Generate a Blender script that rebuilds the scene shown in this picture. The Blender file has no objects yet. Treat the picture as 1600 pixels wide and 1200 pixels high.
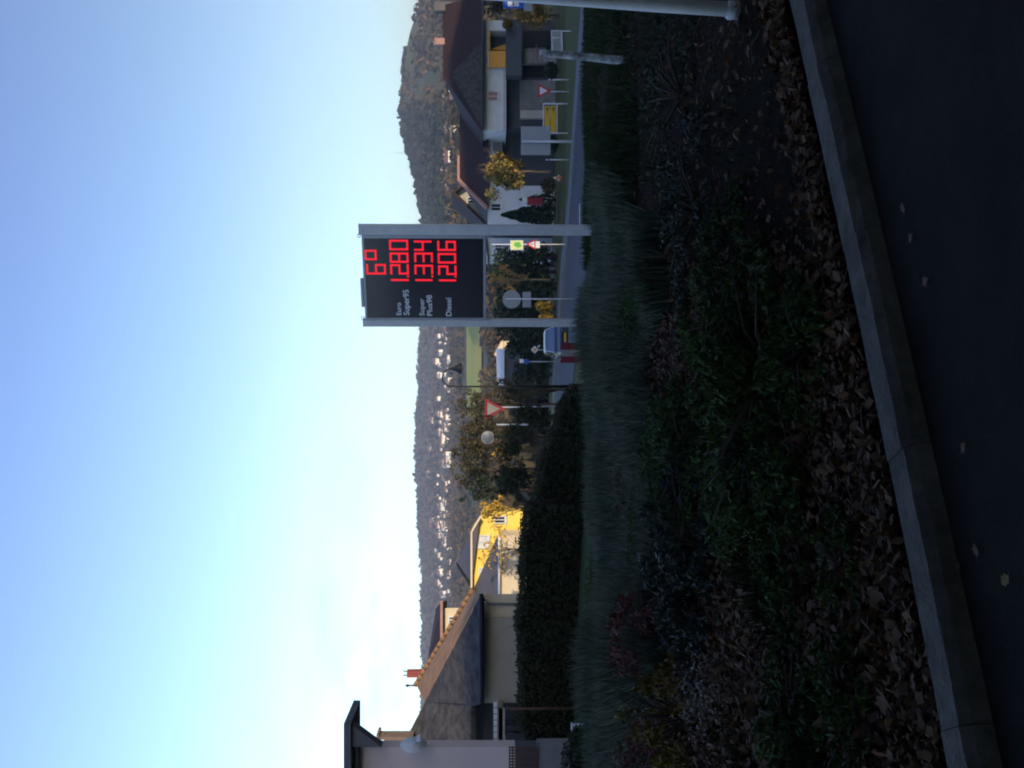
import bpy, bmesh, math, random
import numpy as np
from mathutils import Vector, Matrix, noise
random.seed(7); RNG = np.random.RandomState(7)
SC = bpy.context.scene
COL = SC.collection
R = math.radians

# ------------------------------------------------------------------ camera, sky, sun, exposure
EYE = 1.65; F_PX = 1500.0; HOR = 765.0
TILT = math.atan((800-HOR)/F_PX)
cam = bpy.data.cameras.new('camera'); cam_o = bpy.data.objects.new('camera', cam); COL.objects.link(cam_o)
cam.sensor_width = 36.0; cam.lens = F_PX*36/1600; cam.clip_end = 20000; cam.clip_start = 0.05
fw = Vector((0, math.cos(TILT), -math.sin(TILT))); up = Vector((0, math.sin(TILT), math.cos(TILT))); rt = Vector((1, 0, 0))
M3 = Matrix((-up, rt, -fw)).transposed()          # the photograph is turned: world up points to its left
cam_o.matrix_world = Matrix.Translation((0, 0, EYE)) @ M3.to_4x4()
SC.camera = cam_o

SUN_EL = R(9.0); SUN_AZ = R(145.0)
sdir = Vector((math.sin(SUN_AZ)*math.cos(SUN_EL), math.cos(SUN_AZ)*math.cos(SUN_EL), math.sin(SUN_EL)))
sun = bpy.data.lights.new('sun', 'SUN'); sun.energy = 5.0; sun.angle = R(0.55); sun.color = (1.0, 0.80, 0.56)
sun_o = bpy.data.objects.new('sun', sun); COL.objects.link(sun_o)
sun_o.rotation_euler = sdir.to_track_quat('Z', 'Y').to_euler()

W = bpy.data.worlds.new('World'); SC.world = W; W.use_nodes = True
nt = W.node_tree; N = nt.nodes; L = nt.links; N.clear()
sky = N.new('ShaderNodeTexSky'); sky.sky_type = 'NISHITA'; sky.sun_disc = False
sky.sun_elevation = SUN_EL; sky.sun_rotation = SUN_AZ; sky.air_density = 1.0; sky.dust_density = 0.6; sky.ozone_density = 1.6
hs = N.new('ShaderNodeHueSaturation'); hs.inputs['Saturation'].default_value = 1.0
L.new(sky.outputs[0], hs.inputs['Color'])
# whiter and brighter towards the horizon and to the left, as the thin veil of cloud makes it in the photograph
tc = N.new('ShaderNodeTexCoord'); sx = N.new('ShaderNodeSeparateXYZ'); L.new(tc.outputs['Generated'], sx.inputs[0])
gr = N.new('ShaderNodeValToRGB'); ge = gr.color_ramp.elements
while len(ge) < 6: ge.new(.5)
for i, (p_, c_) in enumerate([(0, (2.0,2.15,2.5)), (.10, (2.15,2.25,2.65)), (.19, (2.15,2.15,2.4)), (.30, (1.85,1.92,2.25)), (.44, (1.6,1.62,2.2)), (1, (1.5,1.45,2.0))]):
    ge[i].position = p_; ge[i].color = c_+(1,)
L.new(sx.outputs[2], gr.inputs[0])
tint = N.new('ShaderNodeMix'); tint.data_type = 'RGBA'; tint.blend_type = 'MULTIPLY'; tint.inputs[0].default_value = 1.0
L.new(hs.outputs[0], tint.inputs[6]); L.new(gr.outputs[0], tint.inputs[7])
am = N.new('ShaderNodeMath'); am.operation = 'MULTIPLY_ADD'; am.inputs[1].default_value = -.5; am.inputs[2].default_value = 1.0; L.new(sx.outputs[0], am.inputs[0])
tint2 = N.new('ShaderNodeVectorMath'); tint2.operation = 'SCALE'; L.new(tint.outputs[2], tint2.inputs[0]); L.new(am.outputs[0], tint2.inputs['Scale'])
mp = N.new('ShaderNodeMapping'); mp.inputs['Scale'].default_value = (3.4, 3.4, 9.0); mp.inputs['Location'].default_value = (1.7, 0, .4)
nz = N.new('ShaderNodeTexNoise'); nz.inputs['Scale'].default_value = 2.3; nz.inputs['Detail'].default_value = 6; nz.inputs['Roughness'].default_value = 0.6
L.new(tc.outputs['Generated'], mp.inputs[0]); L.new(mp.outputs[0], nz.inputs['Vector'])
cr = N.new('ShaderNodeValToRGB'); cr.color_ramp.elements[0].position = 0.50; cr.color_ramp.elements[1].position = 0.72
cr.color_ramp.elements[0].color = (0, 0, 0, 1); cr.color_ramp.elements[1].color = (1, 1, 1, 1)
L.new(nz.outputs[0], cr.inputs[0])
band = N.new('ShaderNodeValToRGB'); be = band.color_ramp.elements; be.new(.12); be.new(.24)
for i, (p_, c_) in enumerate([(.02, 0), (.08, 1), (.17, 1), (.26, 0)]): be[i].position = p_; be[i].color = (c_, c_, c_, 1)
L.new(sx.outputs[2], band.inputs[0])
mulb = N.new('ShaderNodeMath'); mulb.operation = 'MULTIPLY'; L.new(cr.outputs[0], mulb.inputs[0]); L.new(band.outputs[0], mulb.inputs[1])
mulc = N.new('ShaderNodeMath'); mulc.operation = 'MULTIPLY'; mulc.inputs[1].default_value = 0.42
lr = N.new('ShaderNodeMapRange'); lr.inputs[1].default_value = .08; lr.inputs[2].default_value = -.22; L.new(sx.outputs[0], lr.inputs[0])
mull = N.new('ShaderNodeMath'); mull.operation = 'MULTIPLY'; L.new(lr.outputs[0], mull.inputs[0]); L.new(mulb.outputs[0], mull.inputs[1]); L.new(mull.outputs[0], mulc.inputs[0])
mixc = N.new('ShaderNodeMix'); mixc.data_type = 'RGBA'; L.new(mulc.outputs[0], mixc.inputs[0])
L.new(tint2.outputs[0], mixc.inputs[6]); mixc.inputs[7].default_value = (4.3, 4.15, 5.1, 1)
bg = N.new('ShaderNodeBackground'); bg.inputs['Strength'].default_value = 0.13
out = N.new('ShaderNodeOutputWorld'); L.new(mixc.outputs[2], bg.inputs[0]); L.new(bg.outputs[0], out.inputs[0])
vs = SC.view_settings; vs.view_transform = 'Standard'; vs.look = 'None'; vs.exposure = 0.35; vs.gamma = 1.0; vs.use_curve_mapping = False
SC.cycles.volume_bounces = 0; SC.cycles.max_bounces = 6; SC.cycles.filter_width = 2.0

# ------------------------------------------------------------------ helpers
def P(x, y, Y):
    """point at depth Y (metres ahead) seen at photograph pixel (x, y)"""
    a = (600.0-y)/F_PX; b = (800.0-x)/F_PX
    d = rt*a + up*b + fw
    s = Y/d.y
    return Vector((d.x*s, Y, EYE + d.z*s))

def lerp_tab(tab, t):
    if t <= tab[0][0]: return tab[0][1]
    for (a, va), (b, vb) in zip(tab, tab[1:]):
        if t <= b: return va + (vb-va)*(t-a)/(b-a)
    return tab[-1][1]
def sstep(a, b, t):
    t = min(1, max(0, (t-a)/(b-a))); return t*t*(3-2*t)

NEAR_R = [(0,-.06),(2,-.05),(4,.02),(6,.08),(12,0),(20,-.48),(25,-.9),(45,-3.3),(55,-4.4),(62,-4.62),(100,-4.65)]
NEAR_L = [(0,-.06),(2,-.05),(4,.02),(6,.08),(12,0),(20,-.35),(25,-.6),(45,-1.3),(60,-2.2),(80,-3.8),(100,-4.65)]
FAR_L = [(100,864),(300,800),(600,770),(800,752),(1000,729),(1400,706),(1900,690)]
FAR_R = [(100,864),(250,793),(400,757),(600,724),(800,706)]
RIDGE = [(-400,672),(-150,668),(0,657),(40,644),(65,636),(100,631),(150,631),(200,634),(250,646),(300,657),(330,665),(360,670),
         (430,668),(512,661),(560,657),(610,658),(650,654),(700,652),(800,656),(870,661),(908,664),(918,661),(1000,663),(1040,665),(1200,662),(1600,672)]
KA = (-1.205, 3.287); KB = (1.983, 4.958)
kd = Vector((KB[0]-KA[0], KB[1]-KA[1], 0)).normalized(); kn = Vector((-kd.y, kd.x, 0))
def kerb_side(x, y):   # metres beyond the outer kerb edge, bank side positive
    return (x-KA[0])*kn.x + (y-KA[1])*kn.y
def crest(p):  # profile of an added rise out of view, shaped to cast the near shade
    return lerp_tab([(-60,9),(0,8.5),(8,7.3),(15,7.3),(18,7.5),(20.5,6.2),(29,6.2),(33,8.5),(49,8.5),(51,4.0),(60.5,4.6),(62.5,15),(80,15),(92,5),(120,2)], p)
def zg(x, y):
    r = math.hypot(x, y)
    wl = 1-sstep(-9, -2, x)
    if y > 100:
        s = x/y; px = 600-1500*s
        w = sstep(505, 350, px) if False else 1-sstep(350, 505, px)
        rv = lerp_tab(RIDGE, px) + 2.5*noise.noise((px*.03, 1.3, 0))
        rr = 2600*(1-w)+1500*w
        tl = FAR_L + [(2600, rv), (3400, rv+45), (6000, rv+90)]
        tr = FAR_R + [(1500, rv), (2400, rv+45), (6000, rv+90)]
        v = lerp_tab(tl, y)*(1-w) + lerp_tab(tr, y)*w
        z = EYE + (HOR-v)/F_PX*y
        side = sstep(1.1, 2.6, abs(s))
        z = z*(1-side) + (-4)*side
        amp = min(6, (y-100)/260.0)
        if y < rr*.93: z += amp*noise.noise((x*.006, y*.006, 3))
        return z
    z = lerp_tab(NEAR_L, y)*wl + lerp_tab(NEAR_R, y)*(1-wl)
    if kerb_side(x, y) < .1 and y < 30: z = -.06
    if 6 < r < 40 and kerb_side(x, y) > 1: z += .05*noise.noise((x*.5, y*.5, 0))
    al = x*math.sin(SUN_AZ) + y*math.cos(SUN_AZ); p = -x*math.cos(SUN_AZ) + y*math.sin(SUN_AZ)
    if al > 18:
        b = sstep(18, 60, al)*(1-.35*sstep(62, 130, al))
        z = z*(1-b) + (crest(p) + math.tan(SUN_EL)*60)*b
    return z
def gp(x, y, dz=0):
    """ground point under photograph pixel (x, y)"""
    a, b = 1.0, 1.0
    Y = 1.5
    while Y < 3000:
        p = P(x, y, Y)
        if p.z < zg(p.x, p.y)+dz:
            lo, hi = b, Y
            for _ in range(30):
                m = (lo+hi)/2; q = P(x, y, m)
                if q.z < zg(q.x, q.y)+dz: hi = m
                else: lo = m
            return P(x, y, hi)
        b = Y; Y *= 1.02
    return P(x, y, 3000)

def setp(o, label=None, cat=None, group=None, kind=None):
    if label: o['label'] = label
    if cat: o['category'] = cat
    if group: o['group'] = group
    if kind: o['kind'] = kind
    return o
def thing(name, label, cat, loc=(0, 0, 0), rz=0, group=None):
    o = bpy.data.objects.new(name, None); COL.objects.link(o); o.location = loc; o.rotation_euler = (0, 0, rz)
    o.empty_display_size = .2
    return setp(o, label, cat, group)

class MB:
    def __init__(s): s.v = []; s.f = []; s.m = []; s.smooth = []
    def add(s, vs, fs, mi=0, sm=False):
        n = len(s.v); s.v += [tuple(v) for v in vs]
        for f in fs: s.f.append([i+n for i in f]); s.m.append(mi); s.smooth.append(sm)
        return s
    def box(s, c, size, rz=0, mi=0, rot=None):
        c = Vector(c); hx, hy, hz = size[0]/2, size[1]/2, size[2]/2
        m = rot if rot is not None else Matrix.Rotation(rz, 3, 'Z')
        vs = [c + m @ Vector((a*hx, b*hy, d*hz)) for d in (-1, 1) for a, b in ((-1,-1),(1,-1),(1,1),(-1,1))]
        return s.add(vs, [(3,2,1,0),(4,5,6,7),(0,1,5,4),(1,2,6,5),(2,3,7,6),(3,0,4,7)], mi)
    def bar(s, a, b, w, h, mi=0):
        a = Vector(a); b = Vector(b); d = (b-a); l = d.length; d.normalize()
        q = d.to_track_quat('Y', 'Z').to_matrix()
        return s.box((a+b)/2, (w, l, h), rot=q, mi=mi)
    def prism(s, pts, ext, mi=0):
        pts = [Vector(p) for p in pts]; n = len(pts); e = Vector(ext)
        fs = [tuple(range(n)), tuple(range(2*n-1, n-1, -1))] + [(i, i+n, (i+1) % n+n, (i+1) % n) for i in range(n)]
        return s.add(pts+[p+e for p in pts], fs, mi)
    def slab(s, px, Y, depth, mi=0):
        return s.prism([P(x, y, Y) for x, y in px], (0, depth, 0), mi)
    def tube(s, pts, rad, n=8, mi=0, caps=True):
        pts = [Vector(p) for p in pts]; k = len(pts)
        if not hasattr(rad, '__len__'): rad = [rad]*k
        vs = []; ref = Vector((.31, .17, .93))
        for i, p in enumerate(pts):
            d = (pts[min(i+1, k-1)] - pts[max(i-1, 0)]).normalized()
            a = d.cross(ref if abs(d.dot(ref)) < .9 else Vector((1, 0, 0))).normalized(); b = d.cross(a)
            for j in range(n):
                t = 2*math.pi*j/n; vs.append(p + (a*math.cos(t)+b*math.sin(t))*rad[i])
        fs = [(i*n+j, i*n+(j+1) % n, (i+1)*n+(j+1) % n, (i+1)*n+j) for i in range(k-1) for j in range(n)]
        if caps: fs += [tuple(range(n-1, -1, -1)), tuple(range((k-1)*n, k*n))]
        return s.add(vs, fs, mi, True)
    def lathe(s, c, prof, n=16, axis='Z', mi=0, sm=True):
        c = Vector(c); vs = []
        for r, h in prof:
            for j in range(n):
                t = 2*math.pi*j/n
                if axis == 'Z': vs.append(c+Vector((r*math.cos(t), r*math.sin(t), h)))
                elif axis == 'Y': vs.append(c+Vector((r*math.cos(t), h, r*math.sin(t))))
                else: vs.append(c+Vector((h, r*math.cos(t), r*math.sin(t))))
        k = len(prof)
        fs = [(i*n+j, i*n+(j+1) % n, (i+1)*n+(j+1) % n, (i+1)*n+j) for i in range(k-1) for j in range(n)]
        fs += [tuple(range(n-1, -1, -1)), tuple(range((k-1)*n, k*n))]
        return s.add(vs, fs, mi, sm)
    def build(s, name, mats, parent=None, local=False, bevel=0):
        me = bpy.data.meshes.new(name)
        off = Vector((0, 0, 0)); loc = Vector((0, 0, 0))
        if parent is None and not local and s.v:
            a = np.array(s.v); off = Vector(((a[:,0].min()+a[:,0].max())/2, (a[:,1].min()+a[:,1].max())/2, a[:,2].min())); loc = off.copy()
        elif parent is not None and not local:
            r = parent
            while r.parent: r = r.parent
            off = Vector(r.location)
        me.from_pydata([(v[0]-off.x, v[1]-off.y, v[2]-off.z) for v in s.v], [], s.f)
        if not isinstance(mats, (list, tuple)): mats = [mats]
        for m in mats: me.materials.append(m)
        me.polygons.foreach_set('material_index', s.m); me.polygons.foreach_set('use_smooth', s.smooth)
        bm = bmesh.new(); bm.from_mesh(me); bmesh.ops.recalc_face_normals(bm, faces=bm.faces)
        if bevel: bmesh.ops.bevel(bm, geom=[e for e in bm.edges], offset=bevel, segments=2, affect='EDGES', profile=.7)
        bm.to_mesh(me); bm.free()
        o = bpy.data.objects.new(name, me); COL.objects.link(o); o.location = loc
        if parent is not None: o.parent = parent
        return o

def mat(name, col, rough=.85, var=0.0, scale=4.0, bump=0.0, bscale=None, metal=0.0, col2=None, spec=.3, emis=None, estr=0, stretch=None, extra=None):
    m = bpy.data.materials.new(name); m.use_nodes = True; n = m.node_tree.nodes; l = m.node_tree.links
    b = n['Principled BSDF']; b.inputs['Roughness'].default_value = rough; b.inputs['Metallic'].default_value = metal
    b.inputs['Specular IOR Level'].default_value = spec
    c = tuple(col)+(1,)
    b.inputs['Base Color'].default_value = c
    t = n.new('ShaderNodeTexCoord'); src = t.outputs['Object']
    if stretch:
        mpn = n.new('ShaderNodeMapping'); mpn.inputs['Scale'].default_value = stretch; l.new(src, mpn.inputs[0]); src = mpn.outputs[0]
    if var or col2:
        nz = n.new('ShaderNodeTexNoise'); nz.inputs['Scale'].default_value = scale; nz.inputs['Detail'].default_value = 6; nz.inputs['Roughness'].default_value = .65
        l.new(src, nz.inputs['Vector'])
        r = n.new('ShaderNodeValToRGB'); r.color_ramp.elements[0].position = .33; r.color_ramp.elements[1].position = .67
        c2 = tuple(col2) if col2 else tuple(min(1, x*(1+var)) for x in col)
        c1 = tuple(col) if col2 else tuple(x*(1-var) for x in col)
        r.color_ramp.elements[0].color = c1+(1,); r.color_ramp.elements[1].color = c2+(1,)
        l.new(nz.outputs[0], r.inputs[0]); l.new(r.outputs[0], b.inputs['Base Color'])
    if bump:
        nb = n.new('ShaderNodeTexNoise'); nb.inputs['Scale'].default_value = bscale or scale*4; nb.inputs['Detail'].default_value = 5
        l.new(src, nb.inputs['Vector']); bp = n.new('ShaderNodeBump'); bp.inputs['Strength'].default_value = bump; bp.inputs['Distance'].default_value = .03
        l.new(nb.outputs[0], bp.inputs['Height']); l.new(bp.outputs[0], b.inputs['Normal'])
    if emis:
        b.inputs['Emission Color'].default_value = tuple(emis)+(1,); b.inputs['Emission Strength'].default_value = estr
    return m
def leafmat(name, cols, rough=.6, ns=0.0):
    m = bpy.data.materials.new(name); m.use_nodes = True; n = m.node_tree.nodes; l = m.node_tree.links
    b = n['Principled BSDF']; b.inputs['Roughness'].default_value = rough; b.inputs['Specular IOR Level'].default_value = .25
    g = n.new('ShaderNodeNewGeometry'); r = n.new('ShaderNodeValToRGB'); e = r.color_ramp.elements
    k = len(cols)
    while len(e) < k: e.new(.5)
    for i, c in enumerate(cols): e[i].position = i/(k-1); e[i].color = tuple(c)+(1,)
    if ns:
        t = n.new('ShaderNodeTexCoord'); q = n.new('ShaderNodeTexNoise'); q.inputs['Scale'].default_value = ns; q.inputs['Detail'].default_value = 3; l.new(t.outputs['Object'], q.inputs[0])
        mr = n.new('ShaderNodeMapRange'); mr.inputs[1].default_value = .3; mr.inputs[2].default_value = .7; l.new(q.outputs[0], mr.inputs[0])
        mx = n.new('ShaderNodeMix'); mx.inputs[0].default_value = .62; l.new(g.outputs['Random Per Island'], mx.inputs[2]); l.new(mr.outputs[0], mx.inputs[3]); l.new(mx.outputs[0], r.inputs[0])
    else: l.new(g.outputs['Random Per Island'], r.inputs[0])
    l.new(r.outputs[0], b.inputs['Base Color'])
    return m
def tilemat(name, c1, c2, axis='Z', step=.33):
    m = bpy.data.materials.new(name); m.use_nodes = True; n = m.node_tree.nodes; l = m.node_tree.links
    b = n['Principled BSDF']; b.inputs['Roughness'].default_value = .8; b.inputs['Specular IOR Level'].default_value = .3
    t = n.new('ShaderNodeTexCoord'); mpn = n.new('ShaderNodeMapping'); l.new(t.outputs['Object'], mpn.inputs[0])
    w = n.new('ShaderNodeTexWave'); w.bands_direction = axis; w.wave_profile = 'SAW'; w.inputs['Scale'].default_value = .314/step*1.0; w.inputs['Distortion'].default_value = .3
    l.new(mpn.outputs[0], w.inputs[0])
    nz = n.new('ShaderNodeTexNoise'); nz.inputs['Scale'].default_value = 3; nz.inputs['Detail'].default_value = 8; nz.inputs['Roughness'].default_value = .7; l.new(t.outputs['Object'], nz.inputs[0])
    r = n.new('ShaderNodeValToRGB'); r.color_ramp.elements[0].position = .35; r.color_ramp.elements[1].position = .68
    r.color_ramp.elements[0].color = tuple(c1)+(1,); r.color_ramp.elements[1].color = tuple(c2)+(1,)
    l.new(nz.outputs[0], r.inputs[0]); l.new(r.outputs[0], b.inputs['Base Color'])
    bp = n.new('ShaderNodeBump'); bp.inputs['Strength'].default_value = .8; bp.inputs['Distance'].default_value = .05
    l.new(w.outputs[1], bp.inputs['Height']); l.new(bp.outputs[0], b.inputs['Normal'])
    return m

M = {}
M['asphalt'] = mat('asphalt', (.013,.012,.011), .9, .55, 2.2, .9, 110, spec=.15)
M['road'] = mat('road_asphalt', (.05,.055,.065), .75, .2, .6, .2, 20)
M['pave'] = mat('pavement', (.13,.14,.15), .85, .2, 1.5)
M['kerb'] = mat('kerb_concrete', (.090,.082,.070), .9, .4, 7, .45, 60)
M['gutter'] = mat('gutter_concrete', (.018,.017,.015), .85, .35, 6, .35, 60)
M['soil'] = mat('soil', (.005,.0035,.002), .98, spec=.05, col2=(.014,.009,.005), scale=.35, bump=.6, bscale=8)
M['postgrey'] = mat('galvanised_post', (.46,.48,.49), .5, .12, 6, .1, 40, metal=.25)
M['framegrey'] = mat('frame_grey', (.32,.34,.37), .45, .1, 5, metal=.3)
M['panel'] = mat('display_glass', (.012,.013,.026), .18, spec=.5)
M['led'] = mat('led_red', (.25,.0,.0), .5, emis=(1.0,.014,.035), estr=1.0)
M['leddim'] = mat('led_dim', (.02,.0,.0), .5)
M['letter'] = mat('letter_grey', (.66,.70,.72), .6)
M['white'] = mat('white_paint', (.62,.64,.66), .6, .12, 5)
M['palewall'] = mat('pale_blue_render', (.56,.58,.60), .9, .08, 1.2)
M['greywall'] = mat('grey_render', (.36,.34,.28), .9, .10, .8)
M['lilac'] = mat('lilac_render', (.58,.47,.43), .9, .05, .7)
M['cream'] = mat('cream_render', (.66,.56,.40), .9, .08, 1)
M['yellow'] = mat('yellow_render', (.84,.62,.13), .9, .08, 1.4)
M['darkwall'] = mat('shaded_wall', (.07,.075,.085), .9, .1, 1)  # recess and balcony shade put into this dark base; also plain dark parts
M['stone'] = mat('stone_wall', (.19,.19,.18), .9, .25, 1)
M['maroon'] = tilemat('maroon_tiles', (.022,.014,.014), (.045,.024,.022))
M['darktile'] = tilemat('dark_tiles', (.020,.021,.026), (.085,.083,.08))
M['litbrowntile'] = tilemat('lit_brown_tiles', (.17,.095,.05), (.34,.20,.10))  # gold light on the hip is put into this brighter tile colour
M['greytile'] = mat('grey_roof_sheet', (.10,.098,.105), .8, .12, 1)
M['verge'] = mat('verge_board', (.35,.20,.17), .7, .1, 3)
M['wood'] = mat('brown_wood', (.10,.055,.035), .8, .3, 6, stretch=(6,6,1))
M['glass'] = mat('window_glass', (.02,.022,.03), .08, spec=.6)
M['orange'] = mat('orange_awning', (.62,.30,.06), .8, .08, 3)
M['brick'] = mat('red_brick_chimney', (.28,.06,.05), .85, .15, 8)
M['brownstone'] = mat('chimney_render', (.16,.12,.10), .9, .2, 3)
M['yellowsign'] = mat('yellow_sign', (.62,.36,.02), .5, .06, 4)
M['black'] = mat('black_paint', (.012,.012,.014), .6)
M['red'] = mat('red_paint', (.50,.02,.025), .5, .08, 4)
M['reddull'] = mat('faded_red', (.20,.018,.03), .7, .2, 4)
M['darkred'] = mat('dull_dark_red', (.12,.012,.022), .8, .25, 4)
M['blue'] = mat('blue_paint', (.02,.10,.42), .5)
M['signback'] = mat('aluminium_sign_back', (.26,.28,.30), .55, .06, 3, metal=.2)
M['green'] = mat('green_print', (.10,.42,.08), .6)
M['postery'] = mat('yellow_print', (.72,.66,.30), .6, col2=(.45,.62,.25), scale=6)
M['bark'] = mat('bark', (.07,.055,.04), .95, .35, 12, .6, 30)
M['barkpale'] = mat('pale_bark', (.30,.20,.10), .9, .3, 10)
M['birch'] = mat('mottled_bark', (.08,.085,.085), .9, col2=(.60,.62,.60), scale=11, bump=.5, bscale=30)
M['carpaint'] = mat('car_paint', (.05,.07,.10), .3, spec=.6, metal=.3)
M['carglass'] = mat('car_glass', (.30,.36,.44), .06, spec=1.0, metal=.9)
M['tyre'] = mat('tyre', (.015,.015,.015), .9)
M['lamp'] = mat('dark_iron', (.012,.016,.018), .5, metal=.3)
M['plaster_far'] = mat('far_white_wall', (.85,.80,.72), .9)
M['roof_far'] = mat('far_red_roof', (.15,.08,.06), .9)
M['roof_far2'] = mat('far_brown_roof', (.16,.11,.09), .9)
M['meadow'] = mat('meadow_grass', (.26,.34,.03), .95, col2=(.42,.34,.06), scale=.012, stretch=(1,.4,1))
M['lawn'] = mat('lawn_grass', (.02,.045,.010), .95, .3, 3, .5, 60)
M['verge_lawn'] = mat('dry_lawn', (.075,.068,.02), .95, .35, .8, .5, 30)
M['terrain'] = mat('terrain', (.04,.045,.018), .95, col2=(.10,.105,.03), scale=.01)

# ------------------------------------------------------------------ ground sheets
def terrain():
    rs = [0.0]; r = .7
    while r < 7000:
        rs.append(r); r *= 1.045 if r > 4 else 1.12
    azs = []
    a = -180.0
    while a < 180-1e-6:
        azs.append(a); a += .5 if -35 <= a < 35 else (.75 if 75 <= a < 150 else 3.0)
    n = len(azs); vs = []; fs = []
    for r in rs:
        for a in azs:
            x = r*math.sin(R(a)); y = r*math.cos(R(a)); vs.append((x, y, zg(x, y)))
    for i in range(len(rs)-1):
        for j in range(n):
            k = (j+1) % n
            fs.append((i*n+j, i*n+k, (i+1)*n+k, (i+1)*n+j))
    me = bpy.data.meshes.new('ground'); me.from_pydata(vs, [], fs)
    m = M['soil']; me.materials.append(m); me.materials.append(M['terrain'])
    mi = [0 if rs[min(i, len(rs)-1)] < 24 else 1 for i in range(len(rs)-1) for j in range(n)]
    me.polygons.foreach_set('material_index', mi); me.polygons.foreach_set('use_smooth', [True]*len(fs))
    o = bpy.data.objects.new('ground', me); COL.objects.link(o); o['kind'] = 'structure'
terrain()

# asphalt forecourt on the camera side of the kerb; the kerb bows very slightly
def kpt(t, off, z):   # t metres along the kerb from KA, off metres towards the bank
    bow = .03-.009*min((t-1.8)**2, 16)
    p = Vector((KA[0], KA[1], 0)) + kd*t + kn*(off-bow)
    return Vector((p.x, p.y, z))
T0, T1 = -9.0, 14.0
KW = .17
b = MB()
ts = [T0+(T1-T0)*i/46 for i in range(47)]
vs = [kpt(t, -KW-.025, 0) for t in ts] + [kpt(t, -9, 0) for t in ts] + [kpt(t, -24, 0) for t in ts]
k = len(ts)
b.add(vs, [(i, i+1, k+i+1, k+i) for i in range(k-1)] + [(k+i, k+i+1, 2*k+i+1, 2*k+i) for i in range(k-1)])
o = b.build('asphalt', M['asphalt']); o['kind'] = 'structure'
kerb = bpy.data.objects.new('kerb', None); COL.objects.link(kerb); kerb['kind'] = 'structure'
t = T0; rk = random.Random(3)
while t < T1-.5:
    ln = 1.0; g = .0015; dz = rk.uniform(-.003, .003); dn = rk.uniform(-.004, .004)
    def stone(name, par, m, a, bb):
        q = MB(); n = 5; rows = []
        for i in range(n+1):
            tt = a+(bb-a)*i/n; j1, j2 = rk.uniform(-.006, .006), rk.uniform(-.007, .007)
            rows.append([kpt(tt, dn, -.12), kpt(tt, dn+j1*.7, .09+dz), kpt(tt, -KW+.03+dn+j1, .088+dz+j2*.4), kpt(tt, -KW-.005+dn+j2, .055+dz+j1*.4), kpt(tt, -KW-.03, .0+j2*.2), kpt(tt, -KW-.035, -.12)])
        vs = [v for r_ in rows for v in r_]; k = 6
        fs = [(i*k+c, i*k+(c+1) % k, (i+1)*k+(c+1) % k, (i+1)*k+c) for i in range(n) for c in range(k)]
        fs += [tuple(range(k-1, -1, -1)), tuple(range(n*k, n*k+k))]
        q.add(vs, fs); q.build(name, m, par)
    stone('kerb_stone', kerb, M['kerb'], t+g, t+ln-g)
    t += ln

# lawn strip, road, pavement, far field, each following the ground
def sheet(name, pts_fn, nu, nv, m, lift, kind='structure'):
    vs = []; fs = []
    for i in range(nu+1):
        for j in range(nv+1):
            x, y = pts_fn(i/nu, j/nv); vs.append((x, y, zg(x, y)+lift))
    for i in range(nu):
        for j in range(nv):
            fs.append((i*(nv+1)+j, (i+1)*(nv+1)+j, (i+1)*(nv+1)+j+1, i*(nv+1)+j+1))
    q = MB(); q.add(vs, fs, 0, True); o = q.build(name, m); o['kind'] = kind; return o
sheet('lawn', lambda u, v: (-16+15.5*u, 19.5+5.5*v), 40, 20, M['lawn'], .04)
rl = [(48,32),(34,49),(23.7,62.4),(20,66.9),(12.8,73.8),(9.4,80.2),(6.2,84.5),(-2,93)]
def road_fn(u, v):
    t = u*(len(rl)-1); i = min(int(t), len(rl)-2); f = t-i
    x = rl[i][0]+(rl[i+1][0]-rl[i][0])*f; y = rl[i][1]+(rl[i+1][1]-rl[i][1])*f
    d = Vector((-.62, -.78)); return x+d.x*v*13, y+d.y*v*13
sheet('road', road_fn, 60, 20, M['road'], .05)
sheet('pavement', lambda u, v: (lambda a: (a[0]+.62*.35*1+v*.62*2.6, a[1]+.78*.35+v*.78*2.6))(road_fn(u, 0)), 60, 6, M['pave'], .10)
q = MB()
for i in range(60):
    a = road_fn(i/60, 0); c = road_fn((i+1)/60, 0)
    q.bar((a[0]+.12, a[1]+.15, zg(*a)+.09), (c[0]+.12, c[1]+.15, zg(*c)+.09), .16, .12)
o = q.build('roadside_kerb', M['pave']); o['kind'] = 'structure'
sheet('dry_grass_verge', lambda u, v: (-6+44*u, 80.5+7*v+ (3 if u < .4 else 0)), 60, 10, M['verge_lawn'], .04)
sheet('meadow', lambda u, v: (lambda Y: ((600-(500+150*u))/1500*Y, Y))(770+210*v), 30, 30, M['meadow'], 1.6)

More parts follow.
